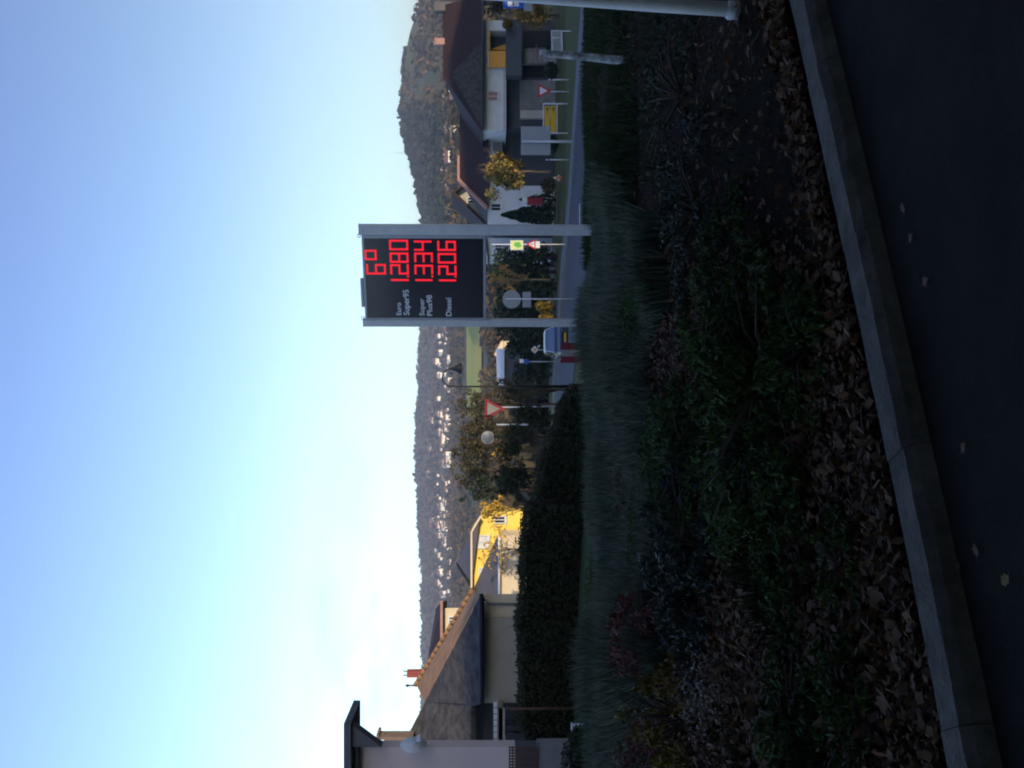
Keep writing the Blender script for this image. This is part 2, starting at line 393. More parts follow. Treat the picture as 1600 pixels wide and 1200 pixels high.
# ------------------------------------------------------------------ foliage helpers
def leaf_mesh(name, pts, size, m, nrm=None, aspect=.6, jitter=1.0, parent=None, bend=.25, up_bias=0.0):
    """one folded leaf (2 quads -> 4 tris) per point"""
    n = len(pts); pts = np.asarray(pts, dtype=np.float64)
    sz = size*(0.6+.8*RNG.rand(n)) if np.isscalar(size) else np.asarray(size)
    d = RNG.normal(size=(n, 3)); d[:, 2] += up_bias; d /= np.linalg.norm(d, axis=1)[:, None]
    q = RNG.normal(size=(n, 3))
    if nrm is not None: q = np.asarray(nrm)+q*jitter*.5
    w = np.cross(d, q); w /= (np.linalg.norm(w, axis=1)[:, None]+1e-9)
    nn = np.cross(d, w)
    a = pts - d*sz[:, None]*.5; c = pts + d*sz[:, None]*.5
    mid = pts + nn*(sz*bend*.3)[:, None]
    l = pts + w*(sz*aspect*.5)[:, None] ; r = pts - w*(sz*aspect*.5)[:, None]
    V = np.stack([a, l, c, r], axis=1).reshape(-1, 3)
    off = np.zeros(3); loc = (0, 0, 0)
    if parent is not None: off = np.array(parent.location)
    else:
        off = np.array([(V[:,0].min()+V[:,0].max())/2, (V[:,1].min()+V[:,1].max())/2, V[:,2].min()]); loc = tuple(off)
    V = V-off
    me = bpy.data.meshes.new(name); me.vertices.add(n*4); me.vertices.foreach_set('co', V.astype(np.float32).ravel())
    me.loops.add(n*4); me.loops.foreach_set('vertex_index', np.arange(n*4, dtype=np.int32))
    me.polygons.add(n); me.polygons.foreach_set('loop_start', np.arange(0, n*4, 4, dtype=np.int32))
    me.update(calc_edges=True); me.validate()
    me.materials.append(m)
    o = bpy.data.objects.new(name, me); COL.objects.link(o); o.location = loc
    if parent is not None: o.parent = parent
    return o
def clump_pts(c, rad, n, shell=.55, flat=1.0):
    c = np.asarray(c, float); rad = np.asarray(rad, float)
    d = RNG.normal(size=(n, 3)); d /= np.linalg.norm(d, axis=1)[:, None]
    rr = (shell+(1-shell)*RNG.rand(n))**.8
    return c + d*rr[:, None]*rad
L_ = {}
L_['autumn'] = leafmat('autumn_leaves', [(.07,.10,.02),(.26,.20,.04),(.34,.17,.05),(.12,.14,.03),(.22,.20,.10)])
L_['dull'] = leafmat('dull_autumn_leaves', [(.035,.042,.018),(.075,.06,.024),(.055,.055,.03),(.10,.07,.028)])
L_['yellow'] = leafmat('yellow_leaves', [(.45,.28,.03),(.60,.36,.04),(.30,.20,.03)])
L_['dark'] = leafmat('evergreen_needles', [(.010,.022,.010),(.022,.040,.016),(.015,.028,.016)])
L_['hedge'] = leafmat('hedge_leaves', [(0.0136,0.0204,0.0075),(0.0340,0.0442,0.0150),(0.0204,0.0255,0.0120),(0.0544,0.0476,0.0210)], .7, 1.3)
L_['ivy'] = leafmat('ground_cover_leaves', [(0.0153,0.0393,0.0066),(0.0393,0.0787,0.0109),(0.0240,0.0524,0.0131),(0.0655,0.1092,0.0131)], .8, 1.6)
L_['bluegreen'] = leafmat('blue_green_leaves', [(0.0130,0.0234,0.0182),(0.0260,0.0416,0.0325),(0.0182,0.0260,0.0234)])
L_['litter'] = leafmat('fallen_leaves', [(0.0330,0.0152,0.0061),(0.1102,0.0513,0.0202),(0.0550,0.0266,0.0101),(0.1653,0.0912,0.0444),(0.0275,0.0152,0.0081),(0.1010,0.0342,0.0122),(0.2570,0.1615,0.0908)], .9, 2.2)
L_['bigleaf'] = leafmat('pale_fallen_leaves', [(0.1530,0.0810,0.0375),(0.2422,0.1620,0.0975),(0.1020,0.0473,0.0210),(0.2805,0.2160,0.1500)], .8)
L_['redleaf'] = leafmat('red_leaves', [(0.0960,0.0216,0.0180),(0.1440,0.0360,0.0240),(0.0600,0.0240,0.0180)])
L_['yelleaf'] = leafmat('ochre_leaves', [(0.0910,0.0650,0.0078),(0.2080,0.1300,0.0104),(0.0520,0.0520,0.0104)])
L_['drygrass'] = leafmat('dry_grass_blades', [(0.0741,0.1022,0.0660),(0.1566,0.1762,0.1320),(0.0579,0.0928,0.0549),(0.1155,0.1299,0.0989)], .8, .8)
L_['greengrass'] = leafmat('grass_blades', [(0.0091,0.0208,0.0039),(0.0182,0.0338,0.0078),(0.0130,0.0169,0.0052)], .8, 1.2)
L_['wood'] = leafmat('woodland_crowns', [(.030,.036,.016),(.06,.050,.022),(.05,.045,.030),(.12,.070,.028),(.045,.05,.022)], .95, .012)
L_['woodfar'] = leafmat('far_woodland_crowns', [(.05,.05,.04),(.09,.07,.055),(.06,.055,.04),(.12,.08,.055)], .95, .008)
L_['conifer'] = leafmat('shade_conifer_crowns', [(.012,.022,.016),(.022,.034,.022),(.018,.024,.02),(.07,.05,.025)], .95, .01)  # shade of the hill flank is put into these darker crowns

def tree(name, label, cat, base, h, crown_c, crown_r, nleaf, lsize, lm, bark='bark', tr=.12, nb=9, group=None, nclump=14, shell=.5, seed=1, up=0.0):
    """tapered trunk with limbs and a crown of leaf clumps; crown_c/crown_r in world metres"""
    rd = random.Random(seed)
    base = Vector(base); cc = Vector(crown_c); cr_ = Vector(crown_r)
    t = thing(name, label, cat, base, 0, group)
    q = MB(); top = Vector((cc.x, cc.y, cc.z+cr_.z*.3))
    pts = [base+(top-base)*f+Vector((rd.uniform(-1, 1), rd.uniform(-1, 1), 0))*tr*(.8 if 0 < f < 1 else 0) for f in (0, .2, .4, .6, .8, 1)]
    q.tube(pts, [tr*1.25, tr, tr*.85, tr*.65, tr*.4, tr*.15], 8); q.build('trunk', M[bark], t)
    tips = []
    q = MB()
    for i in range(nb):
        f = rd.uniform(.35, .95); st = base+(top-base)*f
        d = Vector((rd.gauss(0, 1), rd.gauss(0, 1), rd.gauss(0.25, .7))).normalized()
        en = Vector((cc.x+d.x*cr_.x*.85, cc.y+d.y*cr_.y*.85, cc.z+d.z*cr_.z*.85))
        if st.z > cc.z+cr_.z*.5: st = base+(top-base)*.6
        md = (st+en)/2+Vector((0, 0, cr_.z*.08))
        q.tube([st, md, en], [tr*.4, tr*.22, tr*.06], 5)
        for _ in range(3):
            d2 = (en-md).normalized()+Vector((rd.gauss(0, .5), rd.gauss(0, .5), rd.gauss(.2, .5)))
            e2 = md+(en-md)*rd.uniform(.2, .8); q.tube([e2, e2+d2*cr_.length*.22], [tr*.12, tr*.03], 4)
        tips.append(en)
    q.build('limb', M[bark], t)
    if nleaf:
        allp = []
        for i in range(nclump):
            c = tips[i % len(tips)] if i < len(tips) else cc+Vector((rd.gauss(0, .45)*cr_.x, rd.gauss(0, .45)*cr_.y, rd.gauss(0, .45)*cr_.z))
            c = cc+(c-cc)*rd.uniform(.55, 1.08)
            s = rd.uniform(.16, .36)
            allp.append(clump_pts(c, (cr_.x*s, cr_.y*s, cr_.z*s), nleaf//nclump, .2))
        leaf_mesh('crown', np.concatenate(allp), lsize, lm, parent=t, up_bias=up)
    return t
def conifer(name, label, base, h, r, n, lm, group=None, seed=0):
    rd = random.Random(seed); base = Vector(base); t = thing(name, label, 'tree', base, 0, group)
    q = MB(); q.tube([base, base+Vector((0, 0, h*.5)), base+Vector((0, 0, h*.97))], [r*.09, r*.05, r*.01], 7); q.build('trunk', M['bark'], t)
    f = RNG.rand(n)**.75; a = RNG.rand(n)*2*math.pi; tier = .75+.25*np.sin(f*h*5.0+3*np.sin(a*2))
    rr = r*(1-f)**.85*tier*(.45+.55*RNG.rand(n)**.4)
    pts = np.stack([base.x+rr*np.cos(a), base.y+rr*np.sin(a), base.z+h*(.05+.95*f)-rr*.25], 1)
    leaf_mesh('crown', pts, h*.055, lm, parent=t, aspect=.8)
    return t
def blob_forest(name, pts, rad, m, label=None, cone=None):
    """joined low crowns, one rough 12-vertex crown per point"""
    pts = np.asarray(pts, float); rad = np.asarray(rad, float); k = 15
    c = np.repeat(pts, k, 0); rr = np.repeat(rad, k)
    d = RNG.normal(size=(len(c), 3)); d /= np.linalg.norm(d, axis=1)[:, None]; d[:, 2] *= 1.15
    o = leaf_mesh(name, c+d*(rr*.72)[:, None], rr*(.65+.55*RNG.rand(len(rr))), m, nrm=d*2.2, aspect=.85)
    o['kind'] = 'stuff'
    if label: o['label'] = label
    return o

# ------------------------------------------------------------------ hills: woodland
def scatter_far(y0, y1, r0, r1, n, rad, avoid=None, dz=.3):
    pts = []; rs = []
    for _ in range(n):
        yy = random.uniform(y0, y1); Y = math.exp(random.uniform(math.log(r0), math.log(r1)))
        if avoid and avoid(yy, Y): continue
        X = (600-yy)/1500*Y; s = rad*random.uniform(.6, 1.3)*(.55+.45*Y/r1)
        pts.append((X, Y, zg(X, Y)+s*dz)); rs.append(s)
    return pts, rs
def av(yy, Y):
    if 495 < yy < 655 and 700 < Y < 1020: return True
    return noise.noise((yy*.02, Y*.004, 9)) > .25 and Y < 1300
p1, r1_ = scatter_far(430, 1500, 330, 1380, 6500, 6.0, av)
p2, r2_ = scatter_far(430, 1500, 120, 330, 1500, 7.0, None)
p1 += p2; r1_ += [min(3.2, q_) for q_ in r2_]
blob_forest('autumn_woodland', p1, r1_, L_['wood'], 'olive and brown autumn woodland on the lower valley side')
p1, r1_ = scatter_far(430, 1500, 1950, 2640, 5600, 9)
p2, r2_ = scatter_far(430, 1500, 1400, 1900, 1500, 4.5)
p1 += p2; r1_ += r2_
for yy in np.arange(430, 1500, 2.2):
    Y = 2600; X = (600-yy)/1500*Y; s = random.uniform(3, 9); p1.append((X, Y-random.uniform(0, 20), zg(X, Y)+s*.1-1)); r1_.append(s)
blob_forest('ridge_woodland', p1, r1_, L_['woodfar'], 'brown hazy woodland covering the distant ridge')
def av2(yy, Y): return noise.noise((yy*.02, Y*.006, 4)) > .2 or (Y > 760 and yy > 175)
p1, r1_ = scatter_far(-300, 430, 130, 1510, 6000, 7, av2)
r1_ = [min(q_, 3+p_[1]*.006) for p_, q_ in zip(p1, r1_)]
blob_forest('hill_scrub', p1, r1_, L_['wood'], 'brown and olive scrub on the slopes of the near hill')
p1, r1_ = scatter_far(165, 430, 760, 1520, 3600, 7)
for yy in np.arange(75, 430, 1.6):
    Y = 1500; X = (600-yy)/1500*Y; s = random.uniform(3, 6.5); p1.append((X, Y, zg(X, Y)+s*.15-1)); r1_.append(s)
blob_forest('shade_conifer_wood', p1, r1_, L_['conifer'], 'dark conifer wood with the shade of the near hill flank put into its colour')

# village houses on the far slope, copies of three small houses
def far_house(rf):
    q = MB(); w, d, h = 10, 8, 5.2
    q.box((0, 0, h/2-1), (w, d, h+2), 0, 0)
    e = .6
    vs = [(-w/2-e, -d/2-e, h), (w/2+e, -d/2-e, h), (w/2+e, d/2+e, h), (-w/2-e, d/2+e, h), (-w/2-e, 0, h+3.6), (w/2+e, 0, h+3.6)]
    q.add(vs, [(0,1,5,4),(2,3,4,5),(0,4,3),(1,2,5),(3,2,1,0)], 1)
    q.box((2.5, 1, h+3.4), (.9, .9, 1.6), 0, 0)
    for wx in (-3, 0, 3):
        q.box((wx, -d/2-.02, 3.6), (1.1, .1, 1.3), 0, 2)
    return q.build('village_house', [M['plaster_far'], rf, M['glass']], local=True)
protos = [far_house(M['roof_far']), far_house(M['roof_far2'])]
HL = 'small sunlit white house with a tiled roof in the village on the far hillside'
first = {0: True, 1: True}
def put_house(yy, Y, sc, rz, label=HL, grp='houses of the village on the far hillside', kidx=None):
    k = random.randrange(2) if kidx is None else kidx
    o = protos[k] if first[k] else protos[k].copy()
    if not first[k]: COL.objects.link(o)
    first[k] = False
    X = (600-yy)/1500*Y; o.location = (X, Y, zg(X, Y)+1.5); o.rotation_euler = (0, 0, rz); o.scale = (sc, sc, sc)
    setp(o, label, 'house', grp); return o
rh = random.Random(5)
for i in range(185):
    yy = rh.uniform(505, 1010); row = rh.random()
    Y = rh.gauss(1890, 150) if row < .5 else rh.gauss(1560, 170)
    if 1390 > Y: Y = 1395
    put_house(yy, Y, rh.choice([.4,.5,.6,.75,1.0])*rh.uniform(.9, 1.15)*(1.25 if Y > 1700 else 1.0), rh.uniform(-.7, .7))
for i in range(34):
    yy = rh.gauss(270, 55); yy = min(350, max(150, yy))
    put_house(yy, rh.uniform(700, 860), rh.uniform(.5, .85), rh.uniform(-.7, .7), 'small white house in the village at the foot of the near wooded hill', 'houses at the foot of the near hill')
for (x, yy, s) in ((683, 12, .7), (684, 65, .6), (686, 175, .75), (701, 147, .75), (712, 206, .7), (663, 68, .5), (690, 10, .5)):
    Y = 780 if x < 690 else 640
    if x < 670: Y = 1000
    put_house(yy, Y, s, rh.uniform(-.4, .4), 'lone pale house standing among the scrub on the near hill', 'lone houses on the near hill')

# radio mast on the ridge
X, Y = (600-240)/1500*1495, 1495; z = zg(X, Y)
t = thing('radio_mast', 'thin radio mast on the crest of the near wooded hill', 'mast', (X, Y, z))
q = MB()
for a in range(3): q.tube([(X+.8*math.cos(a*2.1), Y+.8*math.sin(a*2.1), z-2), (X+.12*math.cos(a*2.1), Y+.12*math.sin(a*2.1), z+26)], .14, 5)
for i in range(12): q.box((X, Y, z+2*i), (1.2-.08*i, 1.2-.08*i, .12))
q.build('lattice', M['postgrey'], t)
q = MB(); q.tube([(X, Y, z+26), (X, Y, z+32)], .08, 5); q.build('aerial', M['postgrey'], t)

# ------------------------------------------------------------------ haze
q = MB(); q.box((0, 1500, 148), (7200, 9600, 336)); 
hz = bpy.data.materials.new('haze'); hz.use_nodes = True; hn = hz.node_tree.nodes; hl = hz.node_tree.links; hn.clear()
pv = hn.new('ShaderNodeVolumePrincipled'); pv.inputs['Color'].default_value = (.80, .86, 1.0, 1); pv.inputs['Density'].default_value = .00019; pv.inputs['Anisotropy'].default_value = .3
ho = hn.new('ShaderNodeOutputMaterial'); hl.new(pv.outputs[0], ho.inputs['Volume'])
HAZE = q.build('haze', hz); HAZE['kind'] = 'stuff'

# ------------------------------------------------------------------ the price sign
def price_sign():
    zb = -.55
    Lx = Vector((1.325, 20.7, 0)); Rx = Vector((3.213, 20.0, 0)); d = Rx-Lx; Wd = d.length; ang = math.atan2(d.y, d.x)
    t = thing('fuel_price_sign', 'tall dark fuel price board with red glowing digits between two grey posts', 'price sign', (Lx.x, Lx.y, zb), ang)
    top = 4.35-zb; bot = 1.73-zb; lw, rw, dp = .15, .205, .16
    for x, w, nm in ((0, lw, 'post'), (Wd, rw, 'post')):
        q = MB(); q.box((x, 0, top/2), (w, dp, top)); o = q.build(nm, M['postgrey'], t, local=True, bevel=.012)
        q = MB(); q.box((x, 0, .012), (w+.14, dp+.14, .024)); 
        for a in (-1, 1):
            for c in (-1, 1): q.lathe((x+a*(w/2+.045), c*(dp/2+.045), .024), [(.012, 0), (.012, .03)], 6)
        q.build('base_plate', M['postgrey'], o, local=True)
        q = MB(); q.box((x, 0, top+.006), (w+.012, dp+.012, .012)); q.build('post_cap', M['framegrey'], o, local=True)
    q = MB()
    q.lathe((Wd, -dp/2, top-.09), [(.011, -.012), (.011, 0)], 8, 'Y'); q.build('bolt', M['black'], t, local=True)
    xl, xr = lw/2+.004, Wd-rw/2-.004; dpf = .13
    fw_ = .055
    def fr(c, s): q = MB(); q.box(c, s); q.build('frame_bar', M['framegrey'], t, local=True, bevel=.006)
    fr((xr-.035, 0, (top-.04+bot)/2), (.07, dpf, top-.04-bot)); fr((xl+.02, 0, (top-.04+bot)/2), (.04, dpf, top-.04-bot))
    fr(((xl+xr)/2-.015, 0, top-.065), (xr-xl-.112, dpf, .05)); fr(((xl+xr)/2-.015, 0, bot+.026), (xr-xl-.112, dpf, .05))
    px0, px1 = xl+.042, xr-.072; pz0, pz1 = bot+.053, top-.092
    q = MB(); q.box(((px0+px1)/2, -.01, (pz0+pz1)/2), (px1-px0, .07, pz1-pz0)); q.build('display_panel', M['panel'], t, local=True)
    q = MB(); q.box(((px0+px1)/2, .045, (pz0+pz1)/2), (px1-px0, .02, pz1-pz0)); q.build('back_panel', M['framegrey'], t, local=True)
    q = MB(); q.box((.66, 0, top+.001), (.62, .09, .06)); q.build('top_box', M['framegrey'], t, local=True, bevel=.008)
    for x in (.10, Wd-.14):
        q = MB(); n = 14
        pts = [(x+.035*math.cos(2*math.pi*i/n), 0, top+.045-.035+.03*math.sin(2*math.pi*i/n)+.01) for i in range(n+1)]
        q.tube(pts, .008, 5, caps=False); q.build('lifting_eye', M['lamp'], t, local=True)
    PW = px1-px0; yf = -.047
    def X(zy): return px0+PW*(1104-zy)/(1104-205)
    def Z(zx): return (EYE+(HOR-(556+zx/7.27))/F_PX*20.33)-zb
    SEG = {'0': 'abcdef', '1': 'bc', '2': 'abged', '3': 'abgcd', '4': 'fgbc', '5': 'afgcd', '6': 'afgecd', '8': 'abcdefg', 'o': 'abfg'}
    def digit(ch, zx0, zx1, zy_r, zy_l, par, th=.041):
        x0, x1 = X(zy_l), X(zy_r); z1, z0 = Z(zx0), Z(zx1)
        e = .004; zm = (z0+z1)/2
        if ch == 'o': z0 = z0
        segs = {'a': ((x0, z1-th/2), (x1, z1-th/2)), 'd': ((x0, z0+th/2), (x1, z0+th/2)), 'g': ((x0, zm), (x1, zm)),
                'f': ((x0+th/2, zm), (x0+th/2, z1)), 'e': ((x0+th/2, z0), (x0+th/2, zm)), 'b': ((x1-th/2, zm), (x1-th/2, z1)), 'c': ((x1-th/2, z0), (x1-th/2, zm))}
        q = MB()
        use = SEG[ch]
        if ch == '1': segs['b'] = (((x0+x1)/2, zm), ((x0+x1)/2, z1)); segs['c'] = (((x0+x1)/2, z0), ((x0+x1)/2, zm))
        if ch == 'o': use = 'abcdef'
        for s_ in use:
            (ax, az), (bx_, bz) = segs[s_]
            hor = abs(az-bz) < 1e-6
            ln = (bx_-ax) if hor else (bz-az); k = max(4, int(ln/.019))
            for row in (-1, 1):
                for i in range(k):
                    f = (i+.5)/k; o_ = row*th*.26
                    cx, cz = (ax+ln*f, az+o_) if hor else (ax+o_, az+ln*f)
                    q.box((cx, yf, cz), (.0165, .006, .0165))
        o = q.build('digit', M['led'], par, local=True)
        return o
    def rowp(nm, zx0, zx1):
        q = MB(); q.box(((px0+px1)/2+PW*.22, -.0455, (Z(zx0)+Z(zx1))/2), (PW*.54, .002, Z(zx0)-Z(zx1)+.06)); return q.build(nm, M['panel'], t, local=True)
    rows = [('temperature_display', 128, 350, [('6', 128, 350, 490, 608)]),
            ('price_display', 395, 610, [('1', 402, 606, 652, 690), ('2', 398, 608, 492, 608), ('8', 398, 608, 362, 476), ('0', 396, 608, 220, 336)]),
            ('price_display', 670, 885, [('1', 678, 872, 652, 690), ('3', 672, 882, 498, 606), ('3', 672, 882, 362, 470), ('4', 672, 870, 228, 342)]),
            ('price_display', 930, 1148, [('1', 946, 1140, 654, 692), ('2', 938, 1146, 505, 612), ('0', 936, 1142, 366, 482), ('6', 934, 1142, 230, 342)])]
    for nm, a, b_, ds in rows:
        rp = rowp(nm, a, b_)
        for ch, z0, z1, r_, l_ in ds: digit(ch, z0, z1, r_, l_, rp)
        if nm == 'price_display':
            q = MB(); x = X(628)
            for i in range(2):
                for j in range(2): q.box((x+.019*i-.01, yf, Z(b_-8)+.019*j), (.0165, .006, .0165))
            q.build('decimal_point', M['led'], rp, local=True)
        else: digit('o', 118, 252, 332, 448, rp)
    def text(s_, zx_base, zx_top, zyl, zyr):
        cu = bpy.data.curves.new('t', 'FONT'); cu.body = s_; cu.size = 1; cu.offset = .014; cu.extrude = 0.0
        ob = bpy.data.objects.new('t', cu); COL.objects.link(ob); dg = bpy.context.evaluated_depsgraph_get()
        me = bpy.data.meshes.new_from_object(ob.evaluated_get(dg)); bpy.data.objects.remove(ob)
        v = np.array([tuple(w.co) for w in me.vertices]); wd = v[:, 0].max()-v[:, 0].min(); capH = .70
        sx_ = (X(zyr)-X(zyl))/wd; sz_ = (Z(zx_top)-Z(zx_base))/capH; x0 = v[:, 0].min()
        for w in me.vertices: w.co = (X(zyl)+(w.co.x-x0)*sx_, -.0475, Z(zx_base)+w.co.y*sz_)
        me.materials.append(M['letter']); o = bpy.data.objects.new('lettering', me); COL.objects.link(o); o.parent = t
    text('Euro', 505, 452, 1075, 930); text('Super95', 598, 533, 1075, 782)
    text('Super', 770, 715, 1080, 882); text('Plus98', 860, 800, 1082, 842); text('Diesel', 1080, 1018, 1085, 875)
price_sign()

# ------------------------------------------------------------------ buildings
def px_prism(pts, depth, q=None):   # pts [(x, y, Y)...] extruded away
    q = q or MB(); return q.prism([P(*p) for p in pts], (0, depth, 0))
def window(par, x0, x1, y0, y1, Y, pane='glass', frame='white', fwid=.07, mull=True):
    a = P(x1, y1, Y); c = P(x0, y0, Y); w = c.x-a.x; h = c.z-a.z; cx = (a.x+c.x)/2; cz = (a.z+c.z)/2
    q = MB()
    for dx in (-1, 1): q.box((cx+dx*(w/2-fwid/2), Y-.03, cz), (fwid, .08, h))
    for dz in (-1, 1): q.box((cx, Y-.03, cz+dz*(h/2-fwid/2)), (w-2*fwid-.004, .08, fwid))
    if mull: q.box((cx, Y-.03, cz), (fwid*.8, .06, h-2*fwid-.004))
    f = q.build('window', M[frame], par)
    q = MB(); q.box((cx, Y-.012, cz), (w-2*fwid, .02, h-2*fwid)); q.build('pane', M[pane], f)
    q = MB(); q.box((cx, Y-.07, cz-h/2-.04), (w+.2, .16, .06)); q.build('sill', M['white'], f)
    return f

# near house at the left edge
gz = zg(-8, 18)
A = thing('house', 'lilac rendered house wall with a dark overhanging roof at the left edge', 'house', (P(700, 1230, 18).x, 18, gz))
px_prism([(559,1168,18),(805,1167,18),(805,1400,18),(559,1400,18)], .35).build('wall', M['lilac'], A)
q = px_prism([(537,1131,17.5),(548,1131,17.5),(548,1420,17.5),(537,1420,17.5)], 1.3); q.build('roof', M['greytile'], A)
px_prism([(548.3,1132,17.6),(596,1167,17.6),(548.3,1167,17.6)], .25).build('bracket', M['greytile'], A)
px_prism([(548.3,1168,17.75),(559,1168,17.75),(559,1420,17.75),(548.3,1420,17.75)], .25).build('fascia', M['greytile'], A)
q = MB(); q.box((-14.2, 23, 2.2), (7, 9, 5.4)); q.build('rear_wall', M['lilac'], A)
q = MB(); a = P(806, 1168, 18); q.box((a.x-2, 18.2, (a.z+gz)/2), (4.0, .3, a.z-gz)); q.build('plinth', M['darkwall'], A)
c = P(646, 1163, 17.7)
D = thing('satellite_dish', 'pale grey satellite dish seen edge on beside the lilac wall', 'dish', c+Vector((0, 0, -.3)))
q = MB(); prof = [(.02, .10), (.12, .09), (.2, .06), (.245, .0), (.25, .0), (.25, -.01)]
q.lathe((0, 0, 0), prof, 20, 'Y'); me_v = [Matrix.Rotation(R(80), 3, 'Z') @ Vector(v) for v in q.v]; q.v = [tuple(v+c) for v in me_v]; q.build('dish', M['white'], D)
q = MB(); q.tube([c+Vector((-.02, .05, 0)), c+Vector((-.02, .18, -.12)), c+Vector((-.1, .25, -.12))], .02, 6); q.build('bracket', M['postgrey'], D)
q = MB(); cc = P(654, 1153, 17.6); q.tube([c, cc], .01, 5); q.box(cc, (.10, .07, .06)); q.build('receiver_arm', M['white'], D)
# brown lattice fence below it
La = thing('lattice_fence', 'brown lattice screen on the low wall below the lilac house', 'fence', P(840, 1185, 17.3))
x0, x1 = P(800, 1235, 17.3).x, P(800, 1168, 17.3).x; z1, z0 = P(796, 1168, 17.3).z, P(838, 1168, 17.3).z
for i in range(16):
    q = MB(); x = x0+(x1-x0)*i/15; q.box((x, 17.3, (z0+z1)/2), (.022, .02, z1-z0)); q.build('slat', M['wood'], La)
for i in range(9):
    q = MB(); z = z0+(z1-z0)*i/8; q.box(((x0+x1)/2, 17.32, z), (x1-x0+.03, .018, .022)); q.build('rail', M['wood'], La)
q = MB(); zl = P(838, 1168, 17.3).z; q.box(((x0+x1)/2-1, 17.5, (zl-.02+gz)/2), (x1-x0+2.1, .2, zl-.02-gz)); o = q.build('garden_wall', M['stone'])
setp(o, 'low pale garden wall under the brown lattice screen', 'wall')

# bungalow with the big dark roof
YB = 31.0; gz = zg(-9, 33)
B = thing('bungalow', 'grey walled bungalow with a big dark tiled hip roof and a gold lit right hip', 'house', (P(760, 1040, YB).x, YB, gz))
za = P(750, 1000, YB).z
def wallbox(px0, px1, Y, d, ztop, zbot, m, name, par):   # px0 > px1 : photo rows, left to right
    q = MB(); a = P(800, px0, Y).x; b_ = P(800, px1, Y).x; q.prism([(a, Y, zbot), (b_, Y, zbot), (b_, Y, ztop), (a, Y, ztop)], (-.27*d, d, 0)); return q.build(name, M[m], par)
wallbox(1098, 965, YB+.6, 6, za-.05, gz-.4, 'greywall', 'wall', B)
wallbox(964.8, 928, YB+.75, 4, P(756, 930, YB).z, gz-.4, 'cream', 'wall', B)
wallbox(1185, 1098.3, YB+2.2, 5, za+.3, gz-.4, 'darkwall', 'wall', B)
pA, pB, pC, pD = P(749, 933, YB), P(664, 1097, 34.8), P(651, 1071, 38.5), P(741, 921, 36.5)
pE, pF = P(636, 1151, 34.8), P(628, 1200, 34.8); pG, pH, pI = P(736, 1200, YB+.9), P(736, 1104, YB+.7), P(749, 1100, YB)
q = MB(); q.add([pA, pB, pE, pF, pG, pH, pI], [(0,1,2,3,4,5,6)])
q.add([p+Vector((0, .12, -.16)) for p in (pA, pB, pE, pF, pG, pH, pI)], [(6,5,4,3,2,1,0)]); n = 7
q.add([p for p in (pA, pB, pE, pF, pG, pH, pI)]+[p+Vector((0, .12, -.16)) for p in (pA, pB, pE, pF, pG, pH, pI)], [(i, (i+1) % n, (i+1) % n+n, i+n) for i in range(n)])
q.build('roof', M['darktile'], B)
q = MB(); pJ = pC+Vector((-1.5, 3.5, -1.2))
q.add([pA+Vector((.01,0,0)), pD, pC, pB], [(0,1,2,3)]); q.add([pC, pJ, pB], [(0,1,2)]); q.build('hip_roof', M['litbrowntile'], B)
q = MB()
for i in range(17):   # ridge tiles along the hip
    f0, f1 = i/17, (i+.93)/17; q.tube([pD.lerp(pC, f0)+Vector((0, 0, .05)), pD.lerp(pC, f1)+Vector((0, 0, .07))], .10, 6)
q.build('ridge_tiles', M['litbrowntile'], B)
q = MB(); q.tube([pC, pC+Vector((0, 0, .35))], .03, 6); q.lathe(pC+Vector((0, 0, .3)), [(.02, 0), (.07, .06), (.02, .14)], 8); q.build('finial', M['lamp'], B)
q = MB(); q.tube([P(752, 1098, YB-.1), P(752, 928, YB-.1)], .07, 8); g = q.build('gutter', M['lamp'], B)
q = MB(); q.tube([P(752, 934, YB-.1), P(757, 938, YB+.5), P(764, 944, YB+.62), P(822, 944, YB+.62)], .045, 8); q.build('downpipe', M['framegrey'], B)
q = MB(); a = P(775, 1165, YB+.2); b_ = P(775, 1101, YB+.2); q.box(((a.x+b_.x)/2, YB+.6, P(782, 1130, YB).z), (b_.x-a.x, 1.6, .14)); q.build('balcony_floor', M['greywall'], B)
q = MB(); q.box(((a.x+b_.x)/2, YB-.15, P(780, 1130, YB).z), (b_.x-a.x, .1, .36)); bal = q.build('balcony_parapet', M['greywall'], B)
for i in range(7):
    q = MB(); y = 1163-i*9.6; q.slab([(771, y), (777, y-.8), (777, y-8), (771, y-7.4)], YB-.22, .06); q.build('railing_panel', M['white'], B)
for y in (1108, 1126, 1132, 1144):
    q = MB(); q.tube([P(786, y, YB-.1), P(815, y, YB-.1)], .05, 6); q.build('balcony_post', M['lamp'], B)
c = P(650, 1052, 39.5)
Ch = thing('chimney', 'slender red brick chimney standing behind the bungalow ridge', 'chimney', (c.x, c.y, P(690, 1052, 39.5).z))
z0, z1 = P(690, 1052, 39.5).z, P(636, 1052, 39.5).z; nc = 18
for i in range(nc):
    q = MB(); h_ = (z1-z0)/nc; q.box((c.x, c.y, z0+h_*(i+.5)), (.27, .27, h_-.012)); q.build('brick_course', M['brick'], Ch)
q = MB(); q.box((c.x, c.y, (z0+z1)/2), (.25, .25, z1-z0-.01)); q.build('flue', M['brownstone'], Ch)
for dx in (-.08, .08):
    q = MB(); q.tube([(c.x+dx, c.y, z1), (c.x+dx, c.y, z1+.1), (c.x+dx*1.4, c.y, z1+.17)], .02, 5); q.build('cowl_pin', M['lamp'], Ch)
YC = 34.0
Cb = thing('capped_chimney', 'broad brown rendered chimney with a raised cap slab beside the dish', 'chimney', P(640, 1160, YC))
q = MB(); q.slab([(600,1151.5),(645,1151.5),(645,1172),(600,1172)], YC, .6); q.build('stack', M['brownstone'], Cb)
